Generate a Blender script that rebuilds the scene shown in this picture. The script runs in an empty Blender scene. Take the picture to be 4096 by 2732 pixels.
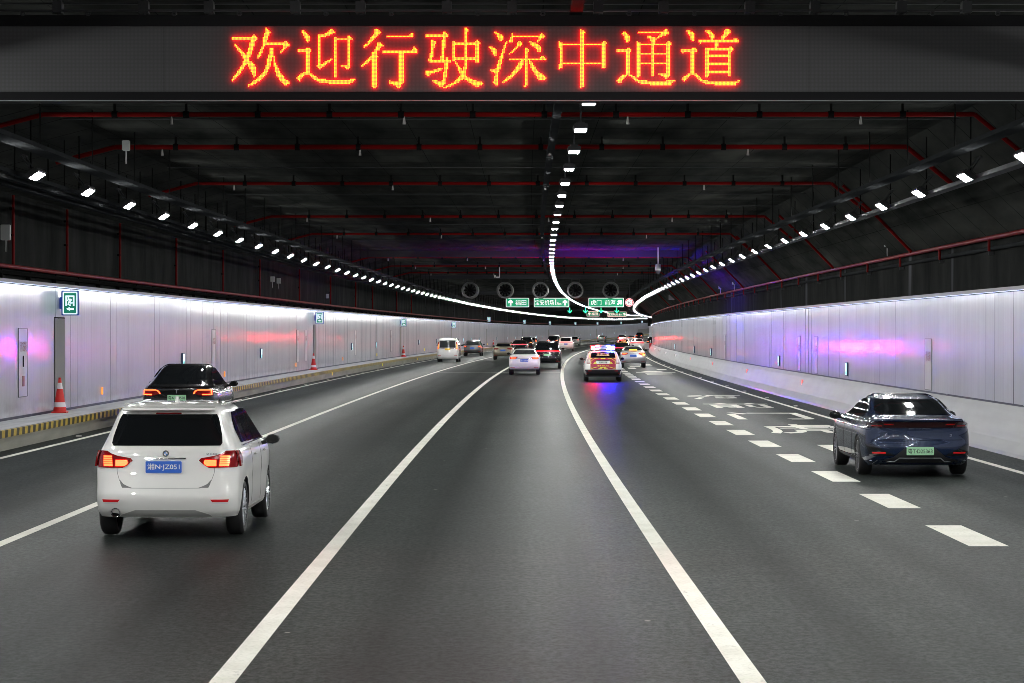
import bpy, bmesh, math, random
import numpy as np
from mathutils import Vector, Matrix
random.seed(7)
SC = bpy.context.scene
# ------------------------------------------------------------------ camera / world / exposure
CAM_H = 2.422; FOC = 9860.9; PITCH = -0.003726
cam_d = bpy.data.cameras.new("camera"); cam = bpy.data.objects.new("camera", cam_d)
SC.collection.objects.link(cam); SC.camera = cam
cam.location = (0, 0, CAM_H); cam.rotation_euler = (math.pi/2 + PITCH, 0, 0)
cam_d.sensor_width = 36.0; cam_d.lens = 36.0*FOC/4096.0
cam_d.clip_start = 0.1; cam_d.clip_end = 4000
w = bpy.data.worlds.new("World"); SC.world = w; w.use_nodes = True
w.node_tree.nodes["Background"].inputs[0].default_value = (0.02, 0.02, 0.025, 1)
w.node_tree.nodes["Background"].inputs[1].default_value = 0.2
SC.view_settings.view_transform = 'Standard'; SC.view_settings.look = 'None'
SC.view_settings.exposure = 0.0; SC.view_settings.gamma = 1.0
SC.cycles.use_denoising = True
SC.cycles.max_bounces = 6; SC.cycles.diffuse_bounces = 3; SC.cycles.glossy_bounces = 4
SC.cycles.sample_clamp_indirect = 10.0; SC.cycles.sample_clamp_direct = 0.0
SC.cycles.caustics_reflective = False; SC.cycles.caustics_refractive = False
SC.cycles.filter_width = 0.85
SC.cycles.use_light_tree = True
LAMP = 430.0      # radiance of a lamp lens
STRIP = 6.0      # radiance of the LED strip on top of the wall panels
COL = SC.collection
# ------------------------------------------------------------------ road alignment (metres)
TH0, K0, K1, K2 = -0.004641, 0.00017953, 1.04225e-06, 2.79219e-06
G1, G2, G3 = 0.0466, -0.020386, 0.0025008
_s = np.linspace(0, 1100, 1101)
_u = np.minimum(_s, 750)/100
_k = K0 + K1*_u + K2*_u**2
_th = TH0 + np.concatenate([[0], np.cumsum((_k[1:]+_k[:-1])/2)])
_x = np.concatenate([[0], np.cumsum((np.sin(_th[1:])+np.sin(_th[:-1]))/2)])
_y = np.concatenate([[0], np.cumsum((np.cos(_th[1:])+np.cos(_th[:-1]))/2)])
def P(s, o=0.0, z=0.0):
    if s < 0: X, Y, T, Z = s*math.sin(TH0), s*math.cos(TH0), TH0, 0.0
    else:
        X = np.interp(s, _s, _x); Y = np.interp(s, _s, _y); T = np.interp(s, _s, _th)
        q = s/100; Z = G1*q*q + G2*q**3 + G3*q**4
    return Vector((float(X+o*math.cos(T)), float(Y-o*math.sin(T)), float(Z+z)))
def TH(s): return TH0 if s < 0 else float(np.interp(s, _s, _th))
# ------------------------------------------------------------------ materials
MATS = {}
def mat(name, col=(.5,.5,.5), rough=.5, metal=0.0, spec=.5, coat=0.0, emit=None, es=1.0, var=0.0, vs=20.0, bump=0.0):
    if name in MATS: return MATS[name]
    m = bpy.data.materials.new(name); m.use_nodes = True; MATS[name] = m
    nt = m.node_tree; b = nt.nodes["Principled BSDF"]
    b.inputs["Base Color"].default_value = (*col, 1); b.inputs["Roughness"].default_value = rough
    b.inputs["Metallic"].default_value = metal; b.inputs["Specular IOR Level"].default_value = spec
    b.inputs["Coat Weight"].default_value = coat; b.inputs["Coat Roughness"].default_value = .03
    if emit: b.inputs["Emission Color"].default_value = (*emit, 1); b.inputs["Emission Strength"].default_value = es
    tc = nt.nodes.new("ShaderNodeTexCoord"); n = nt.nodes.new("ShaderNodeTexNoise")
    n.inputs["Scale"].default_value = vs; n.inputs["Detail"].default_value = 4
    nt.links.new(tc.outputs["Object"], n.inputs["Vector"])
    mr = nt.nodes.new("ShaderNodeMapRange"); v = var if var else .03
    mr.inputs[3].default_value = 1-v; mr.inputs[4].default_value = 1+v
    nt.links.new(n.outputs[0], mr.inputs[0])
    mx = nt.nodes.new("ShaderNodeMix"); mx.data_type = 'RGBA'; mx.blend_type = 'MULTIPLY'
    mx.inputs[0].default_value = 1; mx.inputs[6].default_value = (*col, 1)
    nt.links.new(mr.outputs[0], mx.inputs[7]); nt.links.new(mx.outputs[2], b.inputs["Base Color"])
    if bump:
        bp = nt.nodes.new("ShaderNodeBump"); bp.inputs["Strength"].default_value = bump; bp.inputs["Distance"].default_value = .01
        nt.links.new(n.outputs[0], bp.inputs["Height"]); nt.links.new(bp.outputs[0], b.inputs["Normal"])
    return m
def N(nt, t, **k):
    n = nt.nodes.new(t)
    for a, v in k.items(): setattr(n, a, v)
    return n
def math_n(nt, op, a, b=None, c=None):
    n = N(nt, "ShaderNodeMath", operation=op)
    for i, v in enumerate((a, b, c)):
        if v is None: continue
        if isinstance(v, (int, float)): n.inputs[i].default_value = v
        else: nt.links.new(v, n.inputs[i])
    return n.outputs[0]
def ramp(nt, fac, stops):
    r = N(nt, "ShaderNodeValToRGB"); nt.links.new(fac, r.inputs[0])
    e = r.color_ramp.elements
    while len(e) < len(stops): e.new(.5)
    for i, (p, c) in enumerate(stops): e[i].position = p; e[i].color = (*c, 1)
    return r.outputs[0]
def noise(nt, vec, scale, detail=4, rough=.5):
    n = N(nt, "ShaderNodeTexNoise"); n.inputs["Scale"].default_value = scale
    n.inputs["Detail"].default_value = detail; n.inputs["Roughness"].default_value = rough
    nt.links.new(vec, n.inputs["Vector"]); return n.outputs[0]
def mapping(nt, vec, sc, loc=(0,0,0)):
    m = N(nt, "ShaderNodeMapping"); m.inputs["Scale"].default_value = sc; m.inputs["Location"].default_value = loc
    nt.links.new(vec, m.inputs["Vector"]); return m.outputs[0]
def base(name):
    m = bpy.data.materials.new(name); m.use_nodes = True; MATS[name] = m
    nt = m.node_tree; tc = N(nt, "ShaderNodeTexCoord")
    return m, nt, nt.nodes["Principled BSDF"], tc.outputs["UV"], tc.outputs["Object"]
def mixc(nt, fac, a, b, mode='MIX'):
    x = N(nt, "ShaderNodeMix", data_type='RGBA', blend_type=mode)
    for i, v in ((0, fac), (6, a), (7, b)):
        if isinstance(v, (int, float)): x.inputs[i].default_value = v
        elif isinstance(v, tuple): x.inputs[i].default_value = (*v, 1)
        else: nt.links.new(v, x.inputs[i])
    return x.outputs[2]
def asphalt():
    m, nt, b, uv, ob = base("asphalt")
    fine = noise(nt, mapping(nt, ob, (1, .6, 1)), 16, 8, .85); mid = noise(nt, ob, 1.3, 5)
    streak = noise(nt, mapping(nt, uv, (.012, .55, 1)), 1.0, 3)
    patch = noise(nt, mapping(nt, uv, (.05, .25, 1)), 1.0, 3)
    c1 = ramp(nt, streak, [(.36, (.0140,.0172,.0172)), (.62, (.037,.0435,.0415))])
    c2 = mixc(nt, .5, c1, ramp(nt, patch, [(.38, (.0160,.0190,.0190)), (.62, (.041,.0445,.0420))]))
    c3 = mixc(nt, .9, c2, ramp(nt, fine, [(.43, (.38,.39,.39)), (.58, (1.75,1.75,1.72))]), 'MULTIPLY')
    c4 = mixc(nt, .5, c3, ramp(nt, mid, [(.3, (.75,.75,.75)), (.7, (1.2,1.2,1.2))]), 'MULTIPLY')
    sx = N(nt, "ShaderNodeSeparateXYZ"); nt.links.new(uv, sx.inputs[0])
    wob = math_n(nt, 'MULTIPLY', math_n(nt, 'SUBTRACT', noise(nt, mapping(nt, uv, (.03,.2,1), (4,1,0)), 1.0, 2), .5), .8)
    ln = math_n(nt, 'FRACT', math_n(nt, 'ADD', math_n(nt, 'MULTIPLY', math_n(nt, 'ADD', math_n(nt, 'SUBTRACT', sx.outputs[1], 10.35), wob), 1/3.75), 100.5))
    dl = math_n(nt, 'MULTIPLY', math_n(nt, 'ABSOLUTE', math_n(nt, 'SUBTRACT', ln, .5)), 2.0)
    c4 = mixc(nt, 1.0, c4, ramp(nt, dl, [(0, (.86,.86,.86)), (.2, (1.05,1.05,1.05)), (.42, (.70,.70,.70)), (.62, (1.12,1.12,1.12)), (1, (1.15,1.15,1.15))]), 'MULTIPLY')
    v = N(nt, "ShaderNodeTexVoronoi"); v.inputs["Scale"].default_value = .75; nt.links.new(ob, v.inputs["Vector"])
    spot = math_n(nt, 'LESS_THAN', v.outputs[0], .024)
    c5 = mixc(nt, spot, c4, (.28,.27,.25)); nt.links.new(c5, b.inputs["Base Color"])
    rr = ramp(nt, streak, [(.3, (.33,)*3), (.7, (.45,)*3)]); nt.links.new(rr, b.inputs["Roughness"])
    bp = N(nt, "ShaderNodeBump"); bp.inputs["Strength"].default_value = .6; bp.inputs["Distance"].default_value = .010
    nt.links.new(fine, bp.inputs["Height"]); nt.links.new(bp.outputs[0], b.inputs["Normal"])
    b.inputs["Specular IOR Level"].default_value = 0; b.inputs["Coat Weight"].default_value = .28; b.inputs["Coat Roughness"].default_value = .36; b.inputs["Coat IOR"].default_value = 1.3; nt.links.new(bp.outputs[0], b.inputs["Coat Normal"])
    return m
def roadpaint():
    m, nt, b, uv, ob = base("road paint")
    n1 = noise(nt, ob, 30, 6, .7); n2 = noise(nt, ob, 1.5, 4)
    c = ramp(nt, n1, [(.28, (.52,.51,.46)), (.5, (.71,.70,.64))])
    c = mixc(nt, .6, c, ramp(nt, n2, [(.3, (.78,.77,.74)), (.6, (1,1,1))]), 'MULTIPLY')
    w1 = noise(nt, mapping(nt, ob, (1.6,.5,1)), 3.0, 8, .75)
    c = mixc(nt, ramp(nt, w1, [(.31, (.7,.7,.7)), (.40, (0,0,0))]), c, (.16,.155,.145))
    nt.links.new(c, b.inputs["Base Color"]); b.inputs["Roughness"].default_value = .6; b.inputs["Specular IOR Level"].default_value = 0
    return m
def panelmat():
    # enamel wall panels: joint line every metre, faint run-down streaks
    m, nt, b, uv, ob = base("white enamel wall panel")
    sx = N(nt, "ShaderNodeSeparateXYZ"); nt.links.new(uv, sx.inputs[0])
    fr = math_n(nt, 'FRACT', sx.outputs[0])
    j = math_n(nt, 'LESS_THAN', fr, .012)
    cell = math_n(nt, 'FLOOR', sx.outputs[0])
    wn = N(nt, "ShaderNodeTexWhiteNoise", noise_dimensions='1D'); nt.links.new(cell, wn.inputs["W"])
    st = noise(nt, mapping(nt, uv, (7, .22, 1)), 1.0, 5, .6)
    big = noise(nt, mapping(nt, uv, (.35, .6, 1)), 1.0, 4)
    c = ramp(nt, st, [(.2, (.44,.45,.51)), (.7, (.475,.485,.545))])
    c = mixc(nt, .5, c, ramp(nt, big, [(.3, (.84,.84,.84)), (.7, (1.06,1.06,1.07))]), 'MULTIPLY')
    c = mixc(nt, 1.0, c, ramp(nt, wn.outputs[0], [(0, (.92,.92,.92)), (1, (1.0,1.0,1.0))]), 'MULTIPLY')
    gr = noise(nt, mapping(nt, uv, (1.5, 2.2, 1), (9,4,0)), 1.0, 7, .7)
    ft = math_n(nt, 'MULTIPLY', ramp(nt, sx.outputs[1], [(.35, (1,1,1)), (1.0, (.12,.12,.12))]), ramp(nt, gr, [(.40, (0,0,0)), (.70, (.8,.8,.8))]))
    c = mixc(nt, ft, c, (.20,.19,.18))
    c = mixc(nt, math_n(nt, 'MULTIPLY', j, .45), c, (.12,.12,.14)); nt.links.new(c, b.inputs["Base Color"])
    r = ramp(nt, st, [(.2, (.45,)*3), (.8, (.32,)*3)]); nt.links.new(r, b.inputs["Roughness"])
    b.inputs["Specular IOR Level"].default_value = .3
    b.inputs["Coat Weight"].default_value = .58; b.inputs["Coat Roughness"].default_value = .12
    return m
def darkmat(name, base_c, streaks):
    m, nt, b, uv, ob = base(name)
    a = noise(nt, mapping(nt, uv, (.9, .35, 1)), 1.0, 6, .6)
    s = noise(nt, mapping(nt, uv, (.45, .08, 1), (3, 7, 0)), 1.0, 2)
    k = base_c
    c = ramp(nt, a, [(.3, (k*.6, k*.63, k*.63)), (.7, (k*1.3, k*1.33, k*1.3))])
    if streaks: c = mixc(nt, ramp(nt, s, [(.62, (0,0,0)), (.70, (1,1,1))]), c, (k*4.5, k*4.6, k*5.2))
    nt.links.new(c, b.inputs["Base Color"]); b.inputs["Roughness"].default_value = .6; b.inputs["Specular IOR Level"].default_value = 0
    bp = N(nt, "ShaderNodeBump"); bp.inputs["Strength"].default_value = .5; bp.inputs["Distance"].default_value = .03
    nt.links.new(noise(nt, mapping(nt, uv, (2, 1, 1)), 1.0, 5), bp.inputs["Height"]); nt.links.new(bp.outputs[0], b.inputs["Normal"])
    return m
def ceilmat():
    m, nt, b, uv, ob = base("charcoal ceiling board")
    sx = N(nt, "ShaderNodeSeparateXYZ"); nt.links.new(uv, sx.inputs[0])
    fs = math_n(nt, 'FRACT', math_n(nt, 'MULTIPLY', sx.outputs[0], 1/2.4))
    fo = math_n(nt, 'FRACT', math_n(nt, 'MULTIPLY', sx.outputs[1], 1/1.2))
    j = math_n(nt, 'MAXIMUM', math_n(nt, 'LESS_THAN', fs, .03), math_n(nt, 'LESS_THAN', fo, .012))
    a = noise(nt, mapping(nt, uv, (.25, 1.1, 1)), 1.0, 6, .6)
    blot = noise(nt, mapping(nt, uv, (.12, .5, 1), (5, 2, 0)), 1.0, 3)
    c = ramp(nt, a, [(.3, (.022,.024,.023)), (.7, (.056,.058,.054))])
    c = mixc(nt, ramp(nt, blot, [(.62, (0,0,0)), (.75, (.6,.6,.6))]), c, (.11,.11,.10))
    c = mixc(nt, j, c, (.018,.018,.018)); nt.links.new(c, b.inputs["Base Color"])
    nt.links.new(ramp(nt, a, [(.3, (.6,)*3), (.7, (.42,)*3)]), b.inputs["Roughness"])
    b.inputs["Specular IOR Level"].default_value = 0
    bp = N(nt, "ShaderNodeBump"); bp.inputs["Strength"].default_value = .4; bp.inputs["Distance"].default_value = .02
    nt.links.new(a, bp.inputs["Height"]); nt.links.new(bp.outputs[0], b.inputs["Normal"])
    return m
def concretemat(name, c0, c1, rough=.5):
    m, nt, b, uv, ob = base(name)
    a = noise(nt, mapping(nt, uv, (.5, 2.0, 1)), 1.0, 5, .55); d = noise(nt, mapping(nt, uv, (.2, 6, 1)), 1.0, 4)
    c = ramp(nt, a, [(.3, c0), (.7, c1)])
    c = mixc(nt, .5, c, ramp(nt, d, [(.3, (.7,.7,.72)), (.6, (1,1,1))]), 'MULTIPLY')
    nt.links.new(c, b.inputs["Base Color"]); b.inputs["Roughness"].default_value = rough
    bp = N(nt, "ShaderNodeBump"); bp.inputs["Strength"].default_value = .25; bp.inputs["Distance"].default_value = .01
    nt.links.new(a, bp.inputs["Height"]); nt.links.new(bp.outputs[0], b.inputs["Normal"])
    return m
def stripemat(name, ca, cb, period, slant=0.0, axis=0):
    m, nt, b, uv, ob = base(name)
    sx = N(nt, "ShaderNodeSeparateXYZ"); nt.links.new(uv, sx.inputs[0])
    t = math_n(nt, 'ADD', sx.outputs[axis], math_n(nt, 'MULTIPLY', sx.outputs[1-axis], slant))
    f = math_n(nt, 'LESS_THAN', math_n(nt, 'FRACT', math_n(nt, 'MULTIPLY', t, 1/period)), .5)
    n = noise(nt, mapping(nt, uv, (3, 8, 1)), 1.0, 5)
    c = mixc(nt, f, ca, cb); c = mixc(nt, .7, c, ramp(nt, n, [(.3, (.6,.6,.6)), (.6, (1,1,1))]), 'MULTIPLY')
    nt.links.new(c, b.inputs["Base Color"]); b.inputs["Roughness"].default_value = .5
    return m
M_ASPH = asphalt(); M_PAINT = roadpaint(); M_PANEL = panelmat(); M_CEIL = ceilmat()
M_DARKWALL = darkmat("dark lining above panels", .026, True)
M_DARKL = darkmat("dark lining left", .030, False)
M_CONC = concretemat("barrier concrete", (.125,.125,.135), (.17,.17,.18), .42)
M_KERB = concretemat("kerb concrete", (.24,.24,.20), (.34,.33,.28), .7)
M_WALK = concretemat("walkway slab", (.42,.42,.44), (.55,.55,.57), .6)
M_HAZ = stripemat("yellow black kerb stripes", (.015,.014,.012), (.50,.36,.03), .57)
M_CHEV = stripemat("yellow black chevrons", (.02,.018,.01), (.75,.45,.02), .42, 1.0, 1)
M_BLACK = mat("matt black", (.010,.010,.010), .7, spec=0.0)
M_GREYM = mat("grey painted steel", (.06,.062,.065), .5, 0, 0.0, var=.2, vs=3)
M_TRAY2 = mat("pale tray", (.07,.072,.078), .6, 0, .05); M_TRAY = mat("galvanised tray", (.030,.032,.034), .6, 0, 0.0, var=.25, vs=2)
M_RED = mat("red fire pipe", (.15,.004,.004), .5, 0, .05, var=.25, vs=1.2)
M_LENS = mat("lamp lens", (.9,.9,.9), .3, emit=(.985,1,.975), es=LAMP)
M_STRIP = mat("led strip", (.9,.9,.9), .3, emit=(.58,.66,1.0), es=STRIP)
M_RUB = mat("tyre rubber", (.016,.016,.017), .75, bump=.2, vs=40)
M_RIM = mat("alloy rim", (.42,.43,.45), .28, .9)
M_GLASS = mat("tinted car glass", (.006,.007,.008), .04, spec=.6)
M_GLASS2 = mat("clear car glass", (.035,.04,.042), .05, spec=.6)
M_PLAS = mat("black car plastic", (.018,.018,.02), .5)
M_CHR = mat("chrome trim", (.75,.76,.78), .12, 1.0)
M_LRED = mat("tail lamp red lens", (.22,.004,.006), .12, coat=.5)
M_LCLR = mat("tail lamp clear lens", (.5,.45,.45), .12, coat=.5)
M_RREF = mat("red reflector", (.45,.01,.015), .25, emit=(1,.03,.03), es=.08)
M_LIT = mat("lit tail lamp", (.3,.01,.01), .3, emit=(1,.05,.012), es=10)
M_LITR = mat("lit red light bar", (.3,.01,.01), .3, emit=(1,.010,.018), es=11)
M_LITO = mat("lit amber lamp", (.4,.1,.01), .3, emit=(1,.28,.03), es=9)
M_WHT = mat("white letters", (.8,.8,.8), .5)
M_BLU = mat("blue number plate", (.02,.09,.42), .4, emit=(.03,.16,.7), es=.18)
M_GRNP = mat("green number plate", (.30,.55,.33), .4, emit=(.35,.6,.4), es=.12)
M_YELP = mat("yellow number plate", (.75,.50,.02), .4)
M_WHP = mat("white number plate", (.7,.68,.68), .4)
M_BLK2 = mat("black letters", (.02,.02,.02), .5)
# ------------------------------------------------------------------ object helpers
def link(name, me, parent=None):
    o = bpy.data.objects.new(name, me); COL.objects.link(o)
    if parent: o.parent = parent
    return o
def mesh(name, verts, faces, mats, mi=None, parent=None, uvs=None, smooth=False):
    me = bpy.data.meshes.new(name); me.from_pydata([tuple(v) for v in verts], [], faces)
    for m in (mats if isinstance(mats, (list, tuple)) else [mats]): me.materials.append(m)
    if mi: me.polygons.foreach_set("material_index", mi)
    if uvs is not None:
        l = me.uv_layers.new(name="UVMap"); k = 0
        for f in me.polygons:
            for li, vi in zip(f.loop_indices, f.vertices): l.data[li].uv = uvs[vi]
    if smooth: me.polygons.foreach_set("use_smooth", [True]*len(me.polygons))
    me.update(); return link(name, me, parent)
def empty(name, loc=(0,0,0), rz=0):
    o = bpy.data.objects.new(name, None); COL.objects.link(o); o.location = loc; o.rotation_euler = (0,0,rz)
    o.empty_display_size = .2; return o
def tag(o, label=None, cat=None, group=None, kind=None):
    if label: o["label"] = label
    if cat: o["category"] = cat
    if group: o["group"] = group
    if kind: o["kind"] = kind
    return o
class MB:
    def __init__(s): s.v = []; s.f = []; s.m = []; s.uv = []
    def quad(s, pts, m=0, uv=None):
        b = len(s.v); s.v += [Vector(p) for p in pts]; s.f.append(tuple(range(b, b+len(pts)))); s.m.append(m)
        s.uv += (uv if uv else [(p[0], p[2]) for p in pts])
    def box(s, c, d, m=0, R=None, bev=0.0):
        c = Vector(c); hx, hy, hz = d[0]/2, d[1]/2, d[2]/2
        if bev:
            pr = [(-hx+bev,-hz),(hx-bev,-hz),(hx,-hz+bev),(hx,hz-bev),(hx-bev,hz),(-hx+bev,hz),(-hx,hz-bev),(-hx,-hz+bev)]
            f = [Vector((a, -hy, b)) for a, b in pr]; k = [Vector((a, hy, b)) for a, b in pr]
            if R: f = [R@p for p in f]; k = [R@p for p in k]
            f = [p+c for p in f]; k = [p+c for p in k]; n = len(pr)
            s.quad(f, m); s.quad(k[::-1], m)
            for i in range(n): s.quad([f[i], k[i], k[(i+1)%n], f[(i+1)%n]][::-1], m)
            return
        P8 = [Vector((x, y, z)) for x in (-hx,hx) for y in (-hy,hy) for z in (-hz,hz)]
        if R: P8 = [R@p for p in P8]
        P8 = [p+c for p in P8]
        for q in ((0,1,3,2),(4,6,7,5),(0,4,5,1),(2,3,7,6),(0,2,6,4),(1,5,7,3)): s.quad([P8[i] for i in q], m)
    def tube(s, a, b, r, m=0, n=8, r2=None):
        a = Vector(a); b = Vector(b); d = (b-a).normalized(); r2 = r if r2 is None else r2
        u = d.orthogonal().normalized(); v = d.cross(u)
        A = [a+(u*math.cos(t)+v*math.sin(t))*r for t in [2*math.pi*i/n for i in range(n)]]
        B = [b+(u*math.cos(t)+v*math.sin(t))*r2 for t in [2*math.pi*i/n for i in range(n)]]
        for i in range(n): s.quad([A[i], A[(i+1)%n], B[(i+1)%n], B[i]], m)
        s.quad(A[::-1], m); s.quad(B, m)
    def lathe(s, prof, c=(0,0,0), axis='z', n=24, m=0):
        c = Vector(c); rings = []
        for r, h in prof:
            ring = []
            for i in range(n):
                t = 2*math.pi*i/n
                p = Vector((r*math.cos(t), r*math.sin(t), h)) if axis == 'z' else (Vector((h, r*math.cos(t), r*math.sin(t))) if axis == 'x' else Vector((r*math.cos(t), h, r*math.sin(t))))
                ring.append(p+c)
            rings.append(ring)
        for a, b in zip(rings[:-1], rings[1:]):
            for i in range(n): s.quad([a[i], a[(i+1)%n], b[(i+1)%n], b[i]], m)
    def build(s, name, mats, parent=None, smooth=False, merge=False):
        o = mesh(name, s.v, s.f, mats, s.m, parent, s.uv)
        if merge or smooth:
            bm = bmesh.new(); bm.from_mesh(o.data); bmesh.ops.remove_doubles(bm, verts=bm.verts, dist=1e-4)
            bmesh.ops.recalc_face_normals(bm, faces=bm.faces)
            bm.to_mesh(o.data); bm.free()
        if smooth:
            o.data.polygons.foreach_set("use_smooth", [True]*len(o.data.polygons))
            try: o.data.set_sharp_from_angle(angle=math.radians(35))
            except Exception: pass
        return o
def sweep(name, prof, s0, s1, step, m, parent=None, smooth=False, closed=False, zoff=0):
    """profile [(offset, z)] swept along the road; UV = (s, arc length)"""
    ss = list(np.arange(s0, s1, step)) + [s1]; v = []; uv = []; f = []; n = len(prof)
    arc = [0]
    for a, b in zip(prof[:-1], prof[1:]): arc.append(arc[-1]+math.hypot(b[0]-a[0], b[1]-a[1]))
    for s in ss:
        for (o, z), q in zip(prof, arc): v.append(P(s, o, z+zoff)); uv.append((s, q))
    for i in range(len(ss)-1):
        for j in range(n-1 if not closed else n):
            a = i*n+j; b = i*n+(j+1)%n; f.append((a, b, b+n, a+n))
    if closed:
        f.append(tuple(range(n))[::-1]); f.append(tuple((len(ss)-1)*n+j for j in range(n)))
    return mesh(name, v, f, m, None, parent, uv, smooth)
def rect(o0, o1, z0, z1): return [(o0,z0),(o1,z0),(o1,z1),(o0,z1)]
WL, WR, ZLT, ZLB, ZRT, ZRD, TOE = -11.36, 10.17, 3.513, .43, 3.241, .924, 9.69
CEIL = 6.38; S0, S1 = -45.0, 900.0
# ------------------------------------------------------------------ ground, kerb, ceiling
tag(sweep("road", [(-10.45,0),(-8,0),(-6,0),(-4,0),(-2,0),(0,0),(2,0),(4,0),(6,0),(8,0),(9.75,0)], S0, S1, 5, M_ASPH), "grey asphalt tunnel road surface", "road", kind="structure")
tag(sweep("walkway", [(-10.26,ZLB),(WL-.05,ZLB)], S0, S1, 5, M_WALK), "pale walkway along left wall", "walkway", kind="structure")
kb = sweep("kerb", [(-10.34,0),(-10.29,.27),(-10.27,.28)], S0, S1, 5, M_KERB); tag(kb, "concrete kerb face below left walkway", "kerb", kind="structure")
tag(sweep("kerb_stripe", [(-10.265,.275),(-10.255,.425),(-10.27,.432),(-10.31,.434)], S0, S1, 5, M_HAZ), "yellow and black striped kerb edge", "kerb", kind="structure")
cl = sweep("ceiling", [(WL-.1,5.55),(WL,5.55),(-8.25,CEIL),(-5,CEIL),(0,CEIL),(5,CEIL),(8.1,CEIL),(WR,4.45),(WR+.1,4.45)], S0, S1, 5, M_CEIL)
tag(cl, "dark charcoal tunnel ceiling boards", "ceiling", kind="structure")
# markings
def strip(name, o, wd, s0, s1, lab):
    return tag(sweep(name, [(o-wd/2,.004),(o+wd/2,.004)], s0, s1, 5, M_PAINT), lab, "road marking", kind="structure")
strip("edge_line", -9.775, .15, S0, 880, "white solid line at left edge of road")
strip("lane_line", -5.783, .15, S0, 880, "white solid line between first and second lane")
strip("lane_line", -1.95, .18, S0, 880, "white solid line left of middle lane")
strip("lane_line", 1.72, .18, S0, 880, "white solid line right of middle lane")
strip("edge_line", 8.79, .15, S0, 880, "white solid line at right edge of road")
mb = MB()
for n in range(-4, 60):
    c = 29.33+6*n
    for k in range(3): mb.quad([P(c-1.5+k, 5.45-.225, .004), P(c-1.5+k, 5.45+.225, .004), P(c-.5+k, 5.45+.225, .004), P(c-.5+k, 5.45-.225, .004)])
tag(mb.build("dashed_line", M_PAINT), "wide white dashes before the right exit lane", "road marking", kind="structure")
def textmesh(txt, bold=.012):
    size = 1.0
    cu = bpy.data.curves.new("txt", 'FONT'); cu.body = txt; cu.size = size; cu.align_x = 'CENTER'; cu.align_y = 'CENTER'
    cu.resolution_u = 3; cu.offset = bold
    o = bpy.data.objects.new("txt", cu); COL.objects.link(o)
    dg = bpy.context.evaluated_depsgraph_get(); dg.update()
    me = bpy.data.meshes.new_from_object(o.evaluated_get(dg))
    bpy.data.objects.remove(o); bpy.data.curves.remove(cu)
    v = np.array([q.co[:2] for q in me.vertices]) if len(me.vertices) else np.zeros((0,2))
    f = [tuple(p.vertices) for p in me.polygons]; bpy.data.meshes.remove(me)
    if len(v): v -= (v.max(0)+v.min(0))/2
    return v, f
def fit_text(txt, wd, ht, bold=.012):
    v, f = textmesh(txt, bold)
    if len(v):
        e = v.max(0)-v.min(0); v = v*np.array([wd/max(e[0],1e-6), ht/max(e[1],1e-6)])
    return v, f
def road_text(name, txt, s0, s1, o0, o1, lab):
    v, f = fit_text(txt, o1-o0, s1-s0)
    tag(mesh(name, [P((s0+s1)/2+y, (o0+o1)/2+x, .008) for x, y in v], f, M_PAINT), lab, "road marking", kind="structure")
for ch, a, b in (("虎",58.6,64.3),("门",68.0,73.7),("前",78.0,83.6),("海",88.2,94.0)):
    road_text("road_text", ch, a, b, 6.15, 8.30, "white character painted on the exit lane")
def road_poly(name, polys, lab):
    mb = MB()
    for p in polys: mb.quad([P(s, o, .008) for o, s in p])
    tag(mb.build(name, M_PAINT), lab, "road marking", kind="structure")
road_poly("road_arrow", [[(6.5,46),(7.0,46),(7.0,52.7),(6.5,52.7)], [(7.0,49),(7.8,49),(7.8,50.5),(7.0,50.5)], [(7.8,47.6),(8.5,49.7),(7.8,52)]], "white right turn arrow under the blue sedan")
road_poly("road_arrow", [[(6.5,138.5),(8.0,139.8),(8.0,141.2),(6.5,142)], [(6.1,145.5),(8.4,145.2),(8.4,146.2),(6.1,147)], [(6.4,147.5),(7.6,148.5),(7.9,150.5),(6.9,151)], [(7.7,154.5),(8.3,154.5),(8.3,158),(7.7,158)], [(6.0,160),(6.5,160),(6.5,165),(6.0,165)], [(7.3,175),(8.0,175),(8.0,182),(7.3,182)], [(6.3,170),(7.0,170),(7.0,173),(6.3,173)]], "distant white arrow markings on the exit lane")
tag(sweep("road_joint", [(-5.7,.002),(1.6,.002)], 145.4, 145.75, .35, mat("joint filler", (.30,.29,.27), .7)), "thin pale joint line across the middle lanes", "road marking", kind="structure")
# road studs
ORD = ["nearest","second nearest","third nearest","fourth nearest","fifth nearest","sixth nearest","seventh nearest","eighth nearest","ninth nearest","tenth nearest","eleventh nearest","twelfth nearest"]
def stud(i, s, o, side):
    mb = MB(); mb.box((0,0,.012), (.12,.10,.024), bev=.008)
    q = mb.build("road_stud", mat("stud", (.62,.60,.55), .35)); q.location = P(s,o,.002); q.rotation_euler[2] = -TH(s)
    tag(q, ("%s pale road stud beside the %s edge line" % (ORD[i], side)) if i < 12 else "small distant pale road stud beside the %s edge line" % side, "road stud", "road studs along the %s edge line" % side)
for i in range(26):
    stud(i, 56.9+11.1*i, -10.04, "left")
for i in range(24): stud(i, 40.3+9.95*i, 9.0, "right")
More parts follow.
